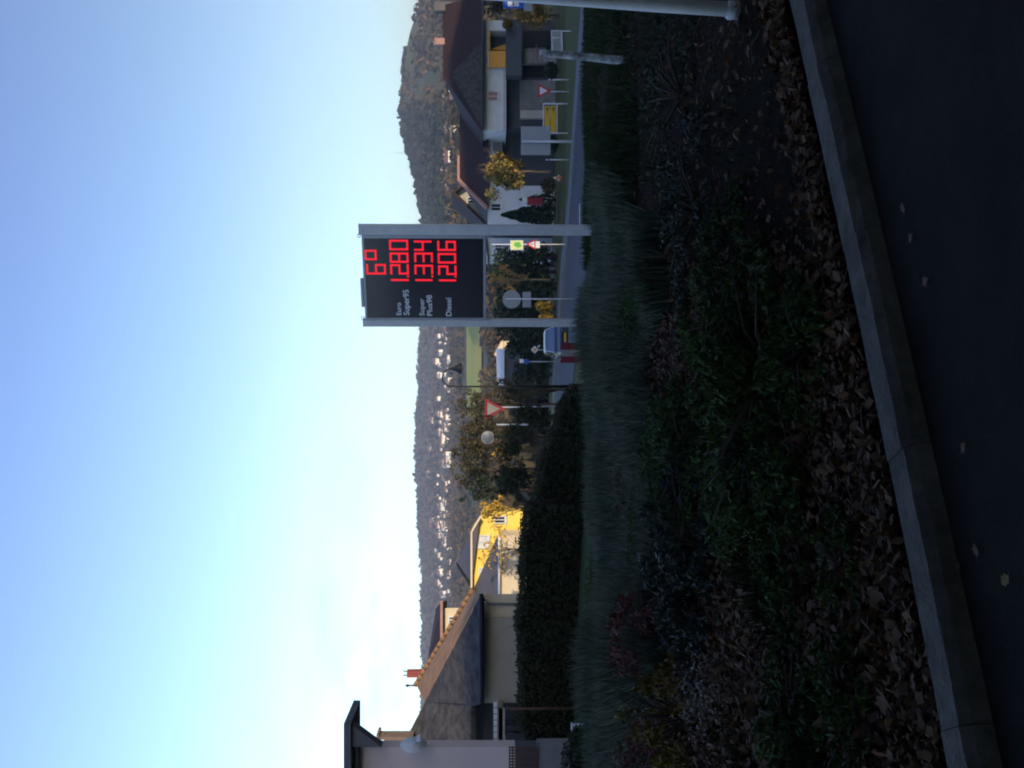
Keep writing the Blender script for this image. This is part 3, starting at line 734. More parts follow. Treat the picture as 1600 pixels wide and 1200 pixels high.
q = MB(); q.slab([(588,1148.5),(592,1148.5),(592,1175),(588,1175)], YC-.08, .76); q.build('cap_slab', M['brownstone'], Cb)
q = MB(); q.slab([(592.2,1151.5),(599.8,1151.5),(599.8,1156),(592.2,1156)], YC, .6); q.slab([(592.2,1168),(599.8,1168),(599.8,1172),(592.2,1172)], YC, .6); q.build('cap_leg', M['brownstone'], Cb)

# cream house behind
YCc = 46.0
Cc = thing('house', 'cream house with a brown roof peeping over the bungalow hip', 'house', (P(720, 980, YCc).x, YCc, zg(-11, YCc)))
q = MB(); a = P(692, 1030, YCc); b_ = P(692, 950, YCc); zc = zg(-11, YCc)-.2; q.prism([(a.x, YCc, zc), (b_.x, YCc, zc), (b_.x, YCc, a.z), (a.x, YCc, a.z)], (-1.3, 5, 0)); q.build('wall', M['cream'], Cc)
q = MB(); r0, r1, r2, r3 = P(690, 940, YCc-.4), P(690, 1032, YCc-.4), P(664, 1056, YCc+3), P(681, 952, YCc+3)
q.add([r0, r1, r2, r3, r0+Vector((-1.3, 6.0, 0)), r1+Vector((-1.3, 6.0, 0))], [(0,1,2,3), (3,2,5,4), (0,3,4), (1,5,2), (0,4,5,1)]); q.build('roof', M['maroon'], Cc)
q = MB(); q.bar(r0, r3, .08, .14); q.bar(r0+Vector((0,-.05,0)), r1+Vector((0,-.05,0)), .1, .12); q.build('verge_board', M['verge'], Cc)
window(Cc, 700, 716, 962, 974, YCc)

# yellow house in the sun
YD = 60.0; gD = zg(-12, YD)
Dh = thing('house', 'bright yellow sunlit house with white windows behind an autumn tree', 'house', (P(780, 870, YD).x, YD, gD))
zE = P(735, 870, YD).z
q = MB(); q.prism([P(737,834,YD), P(749,809,YD), P(760,799,YD)+Vector((0,0,0)), (P(760,799,YD).x, YD, gD-.3), (P(760,932,YD).x, YD, gD-.3), P(737,932,YD)], (0, 2.5, 0)); q.build('wall', M['yellow'], Dh)
e0, e1, ap = P(735.5, 831, YD-.5), P(735.5, 918, YD-.5), P(713, 882, YD+4)
e2, e3 = P(750, 806, YD-.5), e1+Vector((0, 4.6, 0)); e4 = e2+Vector((0, 3.2, 0))
q = MB(); q.add([e0, e1, ap, e2, e3, e4, ap+Vector((-1.2, 1, 0))], [(0,1,2), (3,0,2), (1,4,6,2), (3,2,6,5), (4,5,6), (0,3,5,4,1)]); q.build('roof', M['greytile'], Dh)
q = MB(); q.bar(e0+Vector((0, -.06, -.05)), e1+Vector((0, -.06, -.05)), .10, .11); q.bar(e2+Vector((0, -.06, -.05)), e0+Vector((0, -.06, -.05)), .10, .11); q.build('eaves_board', M['cream'], Dh)
q = MB(); q.prism([P(712.5, 881, YD-.4), P(716, 884, YD-.4), P(744, 927, YD-.6), P(737, 921, YD-.6)], (0, .5, 0)); q.build('verge', M['lamp'], Dh)
window(Dh, 745, 764, 836, 857, YD-.02, 'white', 'white'); window(Dh, 748, 758, 887, 901, YD-.02, 'white', 'white')
window(Dh, 772, 790, 806, 818, YD-.02, 'glass', 'white')
E = thing('annex', 'cream single storey annex with a grey lean-to roof against the yellow house', 'outbuilding', (P(800, 890, YD-3).x, YD-3, gD))
a, b_ = P(781, 931, YD-2.6), P(781, 837, YD-2.6); q = MB(); q.box(((a.x+b_.x)/2, YD-1.4, (a.z+gD)/2-.1), (b_.x-a.x, 2.4, a.z-gD)); q.build('wall', M['cream'], E)
q = MB(); f0, f1, f2, f3 = P(778, 835, YD-2.9), P(778, 933, YD-2.9), P(745, 933, YD-.15), P(741, 918, YD-.15)
q.add([f0, f1, f2, f3]+[v+Vector((0, 0, -.15)) for v in (f0, f1, f2, f3)], [(0,1,2,3), (7,6,5,4), (0,4,5,1), (1,5,6,2), (2,6,7,3), (3,7,4,0)]); q.build('roof', M['greytile'], E)
q = MB(); q.tube([f0+Vector((0, -.08, -.08)), f1+Vector((0, -.08, -.08))], .08, 8); q.build('gutter', M['white'], E)

# right-hand house with orange awnings
YR = 90.0; gR = zg(28, YR)
H1 = thing('house', 'two storey pale house with orange awnings and a great dark hip roof', 'house', (P(800, 120, YR).x, YR, gR))
def rb(x0, x1, y0, y1, Y, d, m, name, par): q = MB(); q.slab([(x0,y0),(x1,y0),(x1,y1),(x0,y1)], Y, d); return q.build(name, M[m], par)
rb(754, 791, 32, 47.8, YR, 8, 'palewall', 'wall', H1); rb(754, 791, 105.2, 204, YR, 8, 'palewall', 'wall', H1)
rb(754, 763.8, 48, 105, YR, 8, 'palewall', 'lintel', H1)
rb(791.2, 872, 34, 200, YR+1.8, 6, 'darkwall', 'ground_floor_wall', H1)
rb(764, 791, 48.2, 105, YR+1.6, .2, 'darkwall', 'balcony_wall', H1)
rb(790.5, 815, 30, 118, YR-1.2, 1.2, 'darkwall', 'balcony_parapet', H1)  # dark slab stands where only the balcony shade falls
rb(812, 868, 125, 171, YR+1.5, .28, 'stone', 'stone_facing', H1)
for y0, y1, m in ((76, 99, 'stone'), (172, 184, 'greywall')):
    rb(813, 869, y0, y1, YR+.2, .6, m, 'pillar', H1)
for y0, y1 in ((48, 72), (101, 120)):
    f = rb(818, 862, y0, y1, YR+1.72, .06, 'black', 'doorway', H1)
aw = rb(763.5, 790, 79.5, 105.5, YR-.35, .08, 'orange', 'awning', H1)
q = MB(); q.tube([P(763, 79, YR-.3), P(763, 106, YR-.3)], .07, 8); q.build('awning_roller', M['white'], aw)
q = MB(); q.prism([P(790,69,YR+.9), P(790,78,YR+.9), P(767,78,YR+.9), P(771,75,YR+.9)], (0, .1, 0)); q.build('side_awning', M['orange'], H1)
q = MB(); q.slab([(763.5,48),(766,48),(766,78),(763.5,78)], YR-.1, .1); q.build('awning_roller', M['orange'], H1)
window(H1, 762, 778.5, 142.5, 158.5, YR-.02, 'verge', 'white'); 
for i in range(34):
    if i % 1 == 0 and 106+i*3 < 203: pass
rl_ = MB(); rl_.tube([P(787.5, 105, YR-.8), P(787.5, 206, YR-.8)], .035, 6); rl_.build('handrail', M['verge'], H1)
for i in range(34):
    q = MB(); y = 106+i*3; q.tube([P(787.5, y, YR-.8), P(791, y, YR-.8)], .015, 4); q.build('baluster', M['lamp'], H1)
g0, g1 = P(753.5, 26, YR-1.3), P(753.5, 207, YR-1.3); g2, g3 = P(692, 20, YR+5), P(692, 119, YR+5)
g4, g5 = g0+Vector((0, 12.6, 0)), g1+Vector((0, 12.6, 0))
q = MB(); g0 = P(753.5, -8, YR-1.3); g2 = P(692, 8, YR+5); g4 = g0+Vector((0, 12.6, 0))
q.add([g0, g1, g3, g2, g4, g5], [(0,1,2,3), (1,5,2), (5,4,3,2), (4,0,3), (0,4,5,1)]); q.build('roof', M['maroon'], H1)
q = MB(); q.bar(g0+Vector((0, -.08, -.05)), g1+Vector((0, -.08, -.05)), .12, .13); q.build('eaves_board', M['darkwall'], H1)
g6, g7, g8 = P(754, 64, YR-1.6), P(754, 200, YR-1.6), P(704, 116, YR-1.2)
g9 = P(704, 116, YR+4.2)
q = MB(); q.add([g6, g7, g8, g9, P(753.6, 64, YR-1.2), P(753.6, 200, YR-1.2)], [(0,1,2), (0,2,3,4), (1,5,3,2)]); q.build('dark_gable', M['darktile'], H1)  # black tone stands in for the shaded part of this roof
q = MB(); cz = P(690, 66, YR+5); q.box(cz+Vector((0, 0, 0)), (.62, .6, 1.1)); q.box(cz+Vector((0, 0, .6)), (.76, .74, .1)); q.build('chimney', M['verge'], H1)
q = MB(); cz = P(694, 12, YR+5); q.box(cz, (.9, .8, 1.9)); q.build('chimney', M['greytile'], H1)
for (x0, x1, y0, y1) in ((757, 786, 112, 122), ):
    pass

YS = 94.0
H2 = thing('house', 'long pale house with a low maroon roof behind the lit autumn tree', 'house', (P(800, 270, YS).x, YS, zg(22, YS)))
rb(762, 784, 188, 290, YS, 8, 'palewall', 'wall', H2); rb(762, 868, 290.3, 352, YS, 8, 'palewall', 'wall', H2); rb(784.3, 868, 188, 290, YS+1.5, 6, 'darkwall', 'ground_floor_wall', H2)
for i in range(6): q = MB(); q.slab([(770.5+i*2.2, 222), (771.7+i*2.2, 222), (771.7+i*2.2, 236), (770.5+i*2.2, 236)], YS-.08, .06); q.build('window_grille', M['darkwall'], H2)
window(H2, 767, 783, 318, 330, YS-.02)
h0, h1, h2, h3 = P(762.5, 172, YS-1), P(762.5, 326, YS-1), P(718, 281, YS+4.5), P(718, 160, YS+4.5)
q = MB(); q.add([h0, h1, h2, h3, h0+Vector((0, 11, 0)), h1+Vector((0, 11, 0))], [(0,1,2,3), (1,5,2), (3,2,5,4), (0,4,5,1)]); q.build('roof', M['maroon'], H2)
q = MB(); q.bar(h1+Vector((0, -.1, .08)), h2+Vector((0, -.1, .12)), .25, .3); q.bar(h2+Vector((0, 0, .1)), P(718, 243, YS+4.5)+Vector((0, 0, .1)), .3, .25); q.build('ridge_tiles', M['verge'], H2)  # pink strips put the sunlit ridge and verge edge into the colour
YT = 104.0
H3 = thing('house', 'grey gabled house with a maroon roof right of the price sign post', 'house', (P(800, 320, YT).x, YT, zg(19, YT)))
rb(760, 862, 300, 385, YT, 8, 'greywall', 'wall', H3)
q = MB(); q.prism([P(711, 301, YT-.1), P(754, 273, YT-.1), P(763, 276, YT-.1), P(763, 354, YT-.1)], (0, 8, 0)); q.build('gable', M['greywall'], H3)
k0, k1, k2 = P(706, 286, YT+1), P(760, 262, YT-.8), P(760, 352, YT-.8)
q = MB(); ap = P(705, 300, YT-.8); ll = P(764, 357, YT-.8); rr_ = P(752, 270, YT-.8); e = Vector((0, 9.6, 0)); tk = Vector((0, 0, .45))
for s0, s1 in ((ap, ll), (ap, rr_)):
    q.prism([s0, s1, s1-tk, s0-tk], e)
q.build('roof', M['maroon'], H3)
window(H3, 730, 742, 308, 318, YT-.13)

# house seen under the price board, and the cream house far down the road
YU = 98.0
H4 = thing('house', 'grey blue house wall seen under the price board behind the lit signs', 'house', (P(800, 385, YU).x, YU, zg(13, YU)))
rb(760, 866, 372, 401, YU, 6, 'palewall', 'wall', H4)
q = MB(); q.prism([P(757, 369, YU-.5), P(760, 369, YU-.5), P(764, 405, YU-.5), P(762, 405, YU-.5)], (0, 7, 0)); q.build('roof', M['darktile'], H4)
window(H4, 773, 785, 382, 392, YU-.02)
YV = 150.0
H5 = thing('house', 'cream sunlit house with a pale gable low in the valley beside the sign post', 'house', (P(800, 550, YV).x, YV, zg(5, YV)))
rb(785, 805, 533, 563, YV, 8, 'cream', 'wall', H5)
q = MB(); q.prism([P(768, 552, YV+.5), P(786, 528, YV-.5), P(788, 566, YV-.5)], (0, 8, 0)); q.build('gable', M['cream'], H5)
q = MB(); q.add([P(766,553,YV-.6), P(788,568,YV-.6), P(788,568,YV+8), P(766,553,YV+8), P(787,525,YV-.6), P(787,525,YV+8)], [(0,1,2,3), (0,3,5,4)]); q.build('roof', M['roof_far2'], H5)
window(H5, 791, 799, 540, 546, YV-.02)
YW = 110.0
H6 = thing('shed', 'long low shed with a pale blue sheet roof behind the lamp post', 'shed', (P(800, 575, YW).x, YW, zg(2, YW)))
rb(790, 812, 548, 602, YW, 5, 'darkwall', 'wall', H6); rb(786.5, 789.8, 548, 602, YW-.05, .2, 'reddull', 'fascia', H6)
q = MB(); a, b_ = P(786, 545, YW-.4), P(786, 604, YW-.4); c_, d_ = P(777, 604, YW+5), P(775, 545, YW+5); q.add([a, b_, c_, d_]+[v-Vector((0, 0, .15)) for v in (a, b_, c_, d_)], [(0,1,2,3), (7,6,5,4), (0,4,5,1), (1,5,6,2), (2,6,7,3), (3,7,4,0)])
q.build('roof', M['palewall'], H6)

# added canopy out of view above the camera, keeps sky light off the foreground
Fc = thing('shade_canopy', 'flat white canopy added out of view to shade the near ground', 'canopy', (0, -5, 0))
q = MB(); q.box((0, -5.0, 5.4), (26, 19.5, .7)); q.build('roof', M['white'], Fc)
for x in (-7, 7):
    q = MB(); q.box((x, -7, 2.52), (.4, .4, 5.05)); q.build('column', M['postgrey'], Fc)

# ------------------------------------------------------------------ street furniture
def plate_round(q, c, r, th=.03, n=24): q.lathe(c, [(r, -th/2), (r, th/2)], n, 'Y', sm=False)
def pole(par, x, y_img, v_top, v_bot, Y, r, m='postgrey', ybot=None):
    q = MB(); a = P(v_top, y_img, Y); b_ = P(v_bot, ybot if ybot is not None else y_img, Y)
    q.tube([b_+Vector((0, 0, -.25)), a], r, 10); return q.build('post', M[m], par)
def signroot(name, label, v, y, Y, group=None, cat='sign'):
    return thing(name, label, cat, P(v, y, Y), 0, group)
def tri(c, w, h, down, th, q):
    s_ = -1 if down else 1
    pts = [c+Vector((-w/2, 0, -s_*h/2)), c+Vector((w/2, 0, -s_*h/2)), c+Vector((0, 0, s_*h/2))]
    q.prism(pts, (0, th, 0))
def tri_sign(par, v0, v1, y0, y1, Y, down, face='white', edge='red'):
    a, b_ = P(v0, y1, Y), P(v1, y0, Y); w, h = b_.x-a.x, a.z-b_.z; c = Vector(((a.x+b_.x)/2, Y-.06, (a.z+b_.z)/2))
    q = MB(); tri(c, w, h, down, .03, q); f = q.build('sign_plate', M[edge], par)
    q = MB(); s_ = 1 if down else -1; tri(c+Vector((0, -.006, s_*h*.075)), w*.62, h*.62, down, .005, q); q.build('sign_face', M[face], f); return f, c, w, h

# large sign seen from behind with its thick post
s1 = signroot('road_sign', 'large plain grey back of a rectangular road sign on a thick pale post', 917, 221, 72)
pole(s1, 0, 221, 816, 917, 72, .095)
rb(814, 860, 197.5, 242, 72.14, .05, 'signback', 'sign_plate', s1)
for v in (822, 850):
    q = MB(); a = P(v, 221, 71.95); q.box(a, (.34, .07, .07)); q.build('clamp', M['framegrey'], s1)
# yellow direction sign in a white frame
s2 = signroot('direction_sign', 'yellow two row direction sign hung in a white tubular frame', 888, 185, 77)
for y in (162, 208):
    q = MB(); q.tube([P(890, y, 77)+Vector((0, 0, -.2)), P(848.5, y, 77)], .05, 8); q.build('post', M['white'], s2)
for v in (849, 870.5):
    q = MB(); q.tube([P(v, 162, 77), P(v, 208, 77)], .045, 8); q.build('rail', M['white'], s2)
for v0, v1 in ((851, 859.2), (860.6, 869)):
    f = rb(v0, v1, 166, 206.5, 76.95, .05, 'yellowsign', 'sign_plate', s2)
    q = MB(); vm = (v0+v1)/2; q.prism([P(vm-2.2, 171, 76.93), P(vm, 167.5, 76.93), P(vm+2.2, 171, 76.93)], (0, .01, 0)); q.slab([(vm-.5, 171), (vm+.5, 171), (vm+.5, 176), (vm-.5, 176)], 76.93, .01); q.build('arrow', M['black'], f)
    q = MB()
    rr = random.Random(int(v0)); y = 203
    while y > 180:
        w = rr.uniform(1.2, 2.2); q.slab([(vm-1.6, y), (vm+1.6, y), (vm+1.6, y-w*.55), (vm-1.6, y-w*.55)], 76.935, .01); y -= w+.7
# yield sign
s3 = signroot('yield_sign', 'red edged white yield sign on a short pole left of the yellow direction sign', 888, 143, 76)
tri_sign(s3, 841, 861.5, 131.5, 153, 76, True); pole(s3, 0, 143, 850, 888, 76, .035, 'white')
s4 = signroot('marker_post', 'slim white marker post to the right of the yield sign', 891, 124.5, 76, cat='post')
q = MB(); q.tube([P(892, 124.5, 76), P(857, 124.5, 76)], .045, 8); q.build('post', M['white'], s4); q = MB(); q.tube([P(860, 124.5, 76), P(863, 124.5, 76)], .052, 8); q.build('reflector', M['red'], s4)
s5 = signroot('marker_post', 'slim white marker post beside the lit autumn tree', 890, 249.5, 76, cat='post')
q = MB(); q.tube([P(890, 249.5, 76), P(853, 249.5, 76)], .045, 8); q.build('post', M['white'], s5); q = MB(); q.tube([P(856, 249.5, 76), P(858.5, 249.5, 76)], .052, 8); q.build('reflector', M['red'], s5)
# white slatted rack at the right
s6 = signroot('slatted_board', 'white framed slatted board on two legs behind the mottled post', 895, 65, 74, cat='board')
for v in (862, 877.5): q = MB(); q.tube([P(v, 48, 74), P(v+1, 82, 74)], .05, 8); q.build('rail', M['white'], s6)
for y in (48, 59, 82): q = MB(); q.tube([P(862, y, 74), P(878, y, 74)], .04, 8); q.build('stile', M['white'], s6)
for i in range(6):
    q = MB(); v = 864.3+i*2.2; q.slab([(v, 49), (v+1.2, 49), (v+1.2, 81), (v, 81)], 74.02, .03); q.build('slat', M['postgrey'], s6)
for y in (48.5, 81): q = MB(); q.tube([P(878, y, 74), P(895, y, 74)], .04, 8); q.build('leg', M['white'], s6)
# low barrier rail by the price sign
s7 = signroot('guard_rail', 'low white rail across the road right of the price sign post', 912, 336, 66, cat='rail')
zt = P(906.5, 336, 66); q = MB(); q.bar(P(906.5, 354, 66), P(906.5, 319, 66), .06, .12); q.build('rail', M['white'], s7)
for y in (319.5, 352): q = MB(); g_ = P(906, y, 66); q.tube([(g_.x, 66, zg(g_.x, 66)), (g_.x, 66, g_.z)], .04, 8); q.build('post', M['white'], s7)
# bus stop board
s8 = signroot('bus_stop_board', 'blue and white stop board with a dark bar at the top right corner', 850, 0, 66)
rb(786, 818, -30, 12.5, 66, .06, 'blue', 'sign_plate', s8); f = rb(793.5, 811, -26, 10, 65.98, .02, 'white', 'sign_face', s8)
rb(801, 803, -26, 9, 65.965, .012, 'black', 'bar', s8); rb(818.5, 832, -25, 17, 66, .06, 'signback', 'lower_board', s8)
q = MB(); a = P(786, -32, 66.1); q.tube([(a.x, 66.1, zg(a.x, 66)), a], .05, 8); q.build('post', M['postgrey'], s8)
# signs under the price board
s9 = signroot('warning_sign', 'sunlit red triangle warning sign with a white plate below on a lit pole', 879, 382, 78)
pole(s9, 0, 382, 768, 880, 78, .045, 'white'); f, c, w, h = tri_sign(s9, 822.5, 836.5, 373.5, 390, 78, False)
q = MB(); q.box(c+Vector((0, -.012, -h*.12)), (.05, .01, .22)); q.build('symbol', M['black'], f)
f = rb(836.8, 843.5, 377, 387.5, 77.93, .03, 'white', 'distance_plate', s9)
s10 = signroot('poster_board', 'sunlit yellow and green poster board above the warning sign', 816, 384, 78.1)
f = rb(797.5, 817.5, 375.5, 390.5, 77.9, .05, 'white', 'board', s10); rb(798.3, 816.7, 376.2, 389.8, 77.885, .01, 'postery', 'poster', f)
q = MB(); q.slab([(804, 379), (812, 378), (815, 385), (809, 387), (803, 384)], 77.87, .01); q.build('green_patch', M['green'], f)
q = MB(); q.tube([P(767, 385.5, 78.2), P(880, 385.5, 78.2)], .03, 6); q.build('post', M['barkpale'], s10)
# round sign back + plate
s11 = signroot('round_road_sign', 'grey back of a round road sign with a square plate below on a thin post', 897, 467, 58)
c = P(799.5, 467.5, 58); q = MB(); plate_round(q, c+Vector((0, .07, 0)), 14.3*58/1500); q.build('sign_plate', M['signback'], s11)
rb(816.5, 829.5, 456, 480, 58.05, .03, 'signback', 'lower_plate', s11); pole(s11, 0, 467, 790, 905, 58, .035, 'white')
# lamp post with swan neck and bell shade
YL = 42.0; g_ = P(900, 604, YL)
s12 = thing('street_lamp', 'dark swan neck street lamp with a bell shade left of the price sign', 'street lamp', (g_.x, YL, zg(g_.x, YL)))
pts = [Vector((g_.x, YL, zg(g_.x, YL))), P(800, 604, YL), P(712, 604, YL)]
for k in range(1, 9):
    t_ = math.pi*k/8; pts.append(P(706-15*math.sin(t_)**.9*1.0 if k < 8 else 703, 590+14*math.cos(t_), YL))
q = MB(); q.tube(pts, [.075, .055, .035]+[.028]*8, 8); q.build('pole', M['lamp'], s12)
q = MB(); q.lathe(pts[0], [(.13, 0), (.13, .25), (.08, .5)], 10); q.build('pole_foot', M['lamp'], s12)
q = MB(); c = P(703, 576, YL); k = YL/1500
q.lathe(c, [(2*k, 0), (2.4*k, -2*k), (4*k, -7*k), (8.6*k, -15*k), (9.3*k, -18*k), (8.7*k, -18*k), (3.4*k, -7*k)], 16); sh = q.build('lamp_shade', M['lamp'], s12)
q = MB(); q.lathe(c, [(1*k, -9*k), (2.6*k, -12*k), (2*k, -16*k), (.5*k, -17*k)], 10); q.build('bulb', M['white'], sh)
# leaning yield sign on the left of the lamp
s13 = signroot('yield_sign', 'large red and white yield sign above the dark shrubs left of the lamp', 885, 638, 44)
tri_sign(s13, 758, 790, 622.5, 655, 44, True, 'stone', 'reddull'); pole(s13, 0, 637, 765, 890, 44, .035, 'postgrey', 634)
s14 = signroot('sign_post', 'thin pale pole between the yield sign and the round mirror', 890, 664, 43, cat='post')
q = MB(); q.tube([P(900, 663, 43), P(776, 663.5, 43)], .035, 8); q.build('post', M['postgrey'], s14)
s15 = signroot('traffic_mirror', 'round pale traffic mirror on a dark post among the autumn shrubs', 890, 683, 46, cat='mirror')
c = P(762, 683.5, 46); q = MB(); plate_round(q, c, 10*46/1500, .08); q.build('rim', M['signback'], s15); q = MB(); q.lathe(c+Vector((0, -.05, 0)), [(.01, -.05), (.14, -.035), (.26, -.004), (.27, 0)], 20, 'Y'); q.build('mirror', mat('mirror_face', (.11,.13,.15), .45, metal=.2), s15)
pole(s15, 0, 683, 765, 895, 46.1, .04, 'lamp')
s16 = signroot('priority_sign', 'small diamond priority sign with an arrow plate above the car roof', 870, 546, 75)
c = P(835.5, 546.5, 75); q = MB(); q.box(c, (.42, .03, .42), rot=Matrix.Rotation(R(45), 3, 'Y')); f = q.build('sign_plate', M['white'], s16)
q = MB(); q.box(c+Vector((0, -.02, 0)), (.24, .02, .24), rot=Matrix.Rotation(R(45), 3, 'Y')); q.build('sign_face', M['yellowsign'], f)
q = MB(); q.prism([P(839, 542, 75), P(844, 538.5, 75), P(844, 541, 75), P(840, 543.5, 75)], (0, .03, 0)); q.build('arrow_plate', M['white'], s16); pole(s16, 0, 546.5, 838, 880, 75.1, .03)
s17 = signroot('blue_sign', 'small blue and white sign on a thin pole beside the parked car', 885, 565, 70)
rb(812, 818.5, 561, 567, 70, .03, 'white', 'upper_plate', s17); c = P(822.5, 565, 70); q = MB(); plate_round(q, c, .19); q.build('sign_plate', M['blue'], s17); pole(s17, 0, 565, 812, 885, 70.1, .03)
# red white red banner
s18 = thing('striped_barrier', 'red white and red upright striped barrier board in front of the car', 'barrier', P(915, 552, 44))
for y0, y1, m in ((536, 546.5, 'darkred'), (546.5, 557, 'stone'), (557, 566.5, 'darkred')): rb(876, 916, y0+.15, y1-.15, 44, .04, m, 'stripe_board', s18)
for y in (536.5, 566): q = MB(); a = P(875, y, 44.1); q.tube([(a.x, 44.1, zg(a.x, 44)), a], .03, 6); q.build('post', M['lamp'], s18)
# small objects
c = P(893, 1141, 20.5); o = MB(); o.box((c.x, 20.5, zg(c.x, 20.5)+.14), (.22, .2, .26)); o.box((c.x, 20.5, zg(c.x, 20.5)+.285), (.26, .24, .03)); o = o.build('utility_box', M['white']); setp(o, 'small white box standing on the lawn by the hedge', 'box')
g_ = P(880, 1107, 24.2); o = MB(); o.tube([(g_.x, 24.2, zg(g_.x, 24.2)), (g_.x, 24.2, P(795, 1106, 24.2).z)], .035, 8); o.lathe((g_.x, 24.2, P(795, 1106, 24.2).z), [(.05, 0), (.05, .04), (.01, .09)], 8); o = o.build('wooden_post', M['wood']); setp(o, 'thin dark brown post rising in front of the hedge at the left', 'post')
t = thing('red_bin', 'red bin with a white lid in front of the dark conifer', 'bin', P(850, 313, 83))
rb(824, 848, 308.5, 318.5, 83, .7, 'reddull', 'body', t); rb(816.5, 823.6, 307.5, 319, 82.9, .9, 'white', 'lid', t)
t = thing('garden_figure', 'small orange garden figure on the grass below the autumn tree', 'figure', P(878, 278, 79))
k = 79/1500; c = P(877, 278, 79); q = MB(); q.lathe(c, [(3.4*k, 0), (3.6*k, 2*k), (2.2*k, 6*k), (1.2*k, 7.4*k)], 10); q.build('body', mat('orange_clay', (.55,.15,.06), .7), t)
q = MB(); q.lathe(c+Vector((0, 0, 7*k)), [(.8*k, 0), (1.9*k, 1.4*k), (1.6*k, 3*k), (.2*k, 6*k)], 10); q.build('head', M['cream'], t)
for dx in (-1, 1): q = MB(); q.tube([c+Vector((dx*2*k, 0, 5.5*k)), c+Vector((dx*4.6*k, -.05, 3.4*k))], .06, 6); q.build('arm', M['cream'], t)

# white pole leaning at the top right corner, mottled post with a crossbar
YP = 6.04
t = thing('white_pole', 'thick white painted pole rising from the bank at the right edge', 'pole', P(1150, 16, YP))
bt = P(1150, 16, YP); tp = P(905, -1, YP); up_ = (tp-bt)
q = MB(); q.tube([bt+Vector((0, 0, -.1)), bt+up_*.5, bt+up_*1.0, bt+up_*1.9], [.047, .045, .043, .04], 16); q.build('shaft', M['white'], t)
q = MB(); q.lathe(bt+Vector((0, 0, .0)), [(.058, -.05), (.058, .05), (.049, .06)], 16); q.build('collar', M['postgrey'], t)
YM = 11.6; t = thing('mottled_post', 'grey mottled birch post with a thin crossbar standing in the dark bank', 'post', P(990, 97, YM))
q = MB(); pts = [P(998, 96, YM), P(960, 93.5, YM), P(925, 90, YM), P(890, 86.5, YM), P(858, 84, YM), P(843, 82.5, YM)]
q.tube(pts, [.055, .05, .046, .044, .042, .03], 10); q.build('trunk', M['birch'], t)
q = MB(); q.tube([P(847, 86, YM-.05), P(850, 93, YM-.08), P(857, 93.5, YM-.08)], .014, 6); q.build('hook', M['birch'], t)
q = MB(); q.tube([P(838.5, 70, YM), P(838.5, 99, YM)], .011, 6); q.tube([P(838.5, 84, YM), P(844, 83, YM)], .012, 6); q.build('crossbar', M['verge'], t)

